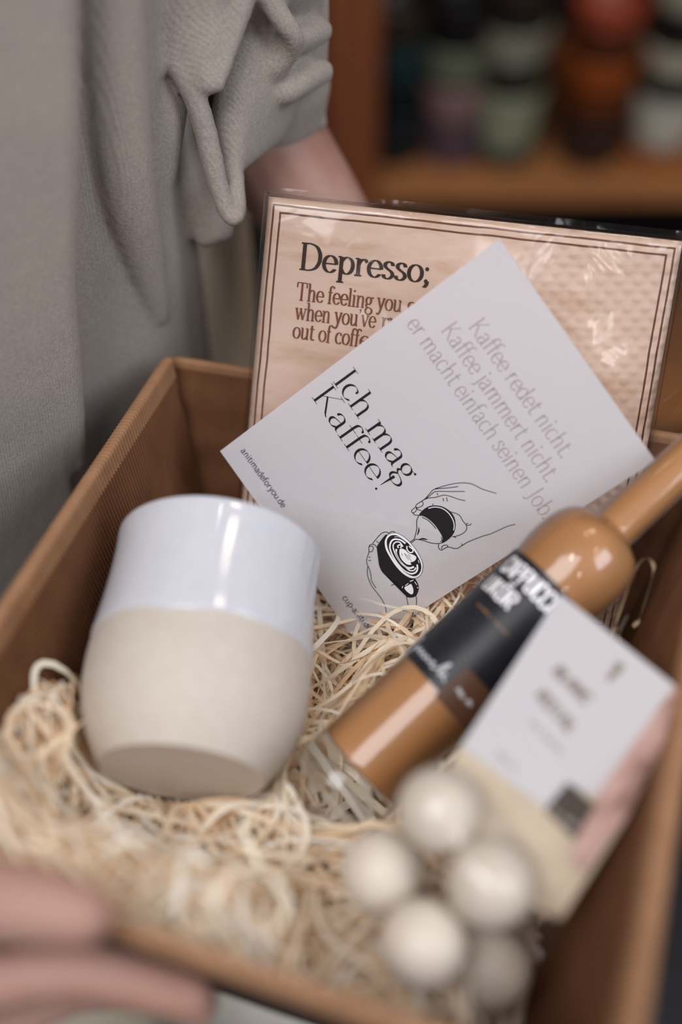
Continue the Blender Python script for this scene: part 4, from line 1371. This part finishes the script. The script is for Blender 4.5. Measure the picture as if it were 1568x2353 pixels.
# the overlapping front layer ends in a long soft vertical fold
fe = FOLDEDGE
for k in range(30):
    d = Vector((-.066, -.056, 0)).normalized() * .0048 * k
    e_ = fe[-1]
    tail = [(e_[0] - .004, e_[1] + .004, e_[2] - .05, .006), (e_[0] - .006, e_[1] + .006, .84, .006)] if k > 1 else []
    capsules(bm, rel([(p[0] + d.x, p[1] + d.y, p[2], p[3]) for p in fe[:len(fe) - (k > 1)] + tail]), 4, 14)
for l_ in FOLDS2:
    capsules(bm, rel(l_), 6, 14)
capsules(bm, rel([(*shL, .075), (*(shL.lerp(Vector(SLEEVE[0][:3]), .6)), .066), tuple(SLEEVE[0])]), 6, 20)
capsules(bm, rel(SLEEVE), 8, 24)
for l_ in ROLLS:
    capsules(bm, rel(l_), 6, 14)
for ca_, cb_ in SHEETS:
    for k in range(13):
        capsules(bm, rel([[u + (v - u) * k / 12 for u, v in zip(p, q)] for p, q in zip(ca_, cb_)]), 6, 12)
capsules(bm, rel([(*shR, .075), (*shR.lerp(elR, .5), .066), (*elR, .056), (*elR.lerp(wr, .25), .05)]), 6, 20)
shirt = obj('sweatshirt', bm, M['knit'], person)
fuse(shirt, .0019, 4, .5)
bm = bmesh.new()
tp = lambda *l: capsules(bm, rel([(*at(f, s, z), r) for f, s, z, r in l]), 6, 24)
tp((-.05, -.06, .96, .085), (-.05, .04, .96, .085))
tp((-.04, -.085, .92, .08), (-.02, -.10, .70, .085), (.0, -.10, .48, .082), (-.02, -.10, .14, .075))
tp((-.04, .075, .92, .08), (-.02, .10, .70, .085), (.0, .11, .48, .082), (-.02, .10, .14, .075))
tx = Vector(TROU[0])
capsules(bm, rel([(tx.x - .055, tx.y + .01, 1.02, .06), (tx.x - .055, tx.y + .01, .93, .062), (tx.x - .06, tx.y, .80, .07)]), 6, 20)
tr = obj('trousers', bm, M['trousers'], person)
fuse(tr, .005, 5, .5)
for s in (-.10, .10):
    bm = bmesh.new()
    capsules(bm, rel([(*at(-.05, s, .055), .047), (*at(.05, s, .05), .046), (*at(.13, s, .045), .044), (*at(.165, s, .04), .036)]), 6, 18)
    capsules(bm, rel([(*at(-.045, s, .07), .043), (*at(-.035, s, .12), .042)]))
    sh = obj('shoe', bm, M['shoe'], person)
    fuse(sh, .004, 4, .5)
    bm = bmesh.new()
    P = []
    for i in range(28):
        a = 2 * pi * i / 28
        P.append(at(.058 + .15 * cos(a), s + .05 * sin(a) * (1 + .1 * cos(a)), 0) - PO)
    lo = [bm.verts.new((p.x, p.y, .0)) for p in P]
    hi = [bm.verts.new((p.x, p.y, .028)) for p in P]
    grid_faces(bm, [lo, hi], True)
    bm.faces.new(list(reversed(lo)))
    bm.faces.new(hi)
    obj('shoe_sole', bm, M['sole'], sh, False)
bm = bmesh.new()
capsules(bm, rel([(*at(-.02, 0, 1.62, ), .105), (*at(-.015, 0, 1.69), .098)]), 6, 24)
capsules(bm, rel([(*at(.06, -.05, 1.72), .04), (*at(.07, .04, 1.715), .04)]), 6, 20)
capsules(bm, rel([(*at(-.085, 0, 1.62), .06), (*at(-.09, 0, 1.50), .04)]), 6, 20)
hr = obj('hair', bm, M['hair'], person)
fuse(hr, .005, 3, .5)

# ------------------------------------------------------------------ shelf with stacked cups
ZB = .4982
shelf = thing('shelf_unit', 'brown wooden shelf unit with dark back standing behind the person', 'shelf', Matrix.Translation((.60, 1.72, 0)))


def sh_box(name, x0, x1, y0, y1, z0, z1, m, bev=.002):
    bm = bmesh.new()
    box_bm(bm, x0 - .60, x1 - .60, y0 - 1.72, y1 - 1.72, z0, z1, bev)
    return obj(name, bm, m, shelf, False)


sh_box('upright', -.020, .050, 1.452, 1.98, 0, 1.95, M['wood_post'])
sh_box('upright', 1.20, 1.27, 1.452, 1.98, 0, 1.95, M['wood_post'])
for z in (.06, ZB, .94, 1.40, 1.93):
    sh_box('shelf_board', .050, 1.20, 1.460, 1.98, z - .026, z, M['wood_board'])
sh_box('back_panel', -.020, 1.27, 1.98, 1.995, 0, 1.95, M['shelf_back'], 0)


def cup_thing(x, y, z, r, h, col, label, group, dish=False):
    o = thing('stacked_cup', label, 'cup', Matrix.Translation((x, y, z)), group)
    key = 'cup_%d_%d_%d' % col
    if key not in M:
        c1 = tuple(v * .68 for v in srgb(*col)[:3]) + (1,)
        c2 = tuple(v * .9 for v in c1[:3]) + (1,)
        M[key] = mottled(key, c1, c2, 60, .35, .4)
    bm = bmesh.new()
    pr = smooth_prof([(r * .70, .0), (r * .80, .002), (r * .88, h * .25), (r * .95, h * .6), (r, h * .93), (r, h * .985), (r * .96, h)], 4)
    inn = [(r * .91, h * .97), (r * .86, h * .5), (r * .72, h * .1)]
    lathe(bm, [(0, .0)] + pr + inn + [(0, h * .08)], 40)
    obj('cup_body', bm, M[key], o)
    bm = bmesh.new()
    bmesh.ops.create_circle(bm, segments=8, radius=.001)
    bm.clear()
    lathe(bm, [(r * 1.0, h * .90), (r * 1.035, h * .915), (r * 1.035, h * .985), (r * 1.0, h)], 40)
    obj('rim_band', bm, M[key], o)
    return o


stacks = [
    (0.0770, .034, [((26, 38, 44), .062, 'dark teal cup, lowest of the dark stack beside the shelf upright'), ((22, 30, 34), .03, 'blackish teal cup second from bottom beside the shelf upright'), ((38, 62, 66), .045, 'dark petrol cup third up in the dark stack beside the upright'), ((66, 52, 42), .035, 'dark brown cup topmost of the dark stack beside the upright')]),
    (0.1590, .036, [((104, 84, 96), .050, 'mauve cup at the bottom of the pink and sage stack'), ((168, 132, 128), .042, 'dusty pink cup in the middle of its stack'), ((132, 136, 112), .040, 'sage green cup on top of the pink cup'), ((30, 26, 26), .05, 'black cup above the sage and pink cups')]),
    (0.2360, .037, [((70, 78, 70), .018, 'flat grey-green cup under the tall sage cup'), ((168, 172, 142), .066, 'tall pale sage cup in the middle stack'), ((40, 36, 32), .026, 'dark cup between the pale sage and the cream cups'), ((164, 160, 140), .040, 'cream cup above the tall pale sage cup'), ((50, 40, 32), .045, 'dark brown cup topmost of the sage and cream stack')]),
    (0.3590, .039, [((62, 40, 36), .056, 'dark brown cup at the bottom of the orange stack'), ((128, 62, 26), .030, 'rust brown cup second from bottom of the orange stack'), ((190, 92, 36), .034, 'bright orange cup in the middle of the rusty stack'), ((110, 56, 34), .026, 'reddish brown cup under the red topmost cup'), ((190, 86, 58), .028, 'red-orange cup on top of the rusty stack')]),
    (0.4600, .038, [((216, 130, 68), .020, 'flat orange cup under the white cup at shelf right'), ((226, 220, 202), .058, 'white cup standing on the flat orange cup'), ((36, 32, 32), .022, 'black cup between the white and cream cups'), ((216, 204, 178), .032, 'cream cup above the black one at shelf right'), ((34, 30, 30), .034, 'black cup under the topmost white cup'), ((200, 190, 166), .034, 'topmost off-white cup of the right stack')]),
]
for sx_, r_, items in stacks:
    z = ZB
    for col, h_, lb in items:
        cup_thing(sx_, 1.545, z, r_ * 1.3, h_ * 1.3, col, lb, 'stacked cups on the shelf')
        z += h_ * 1.3 + .0006
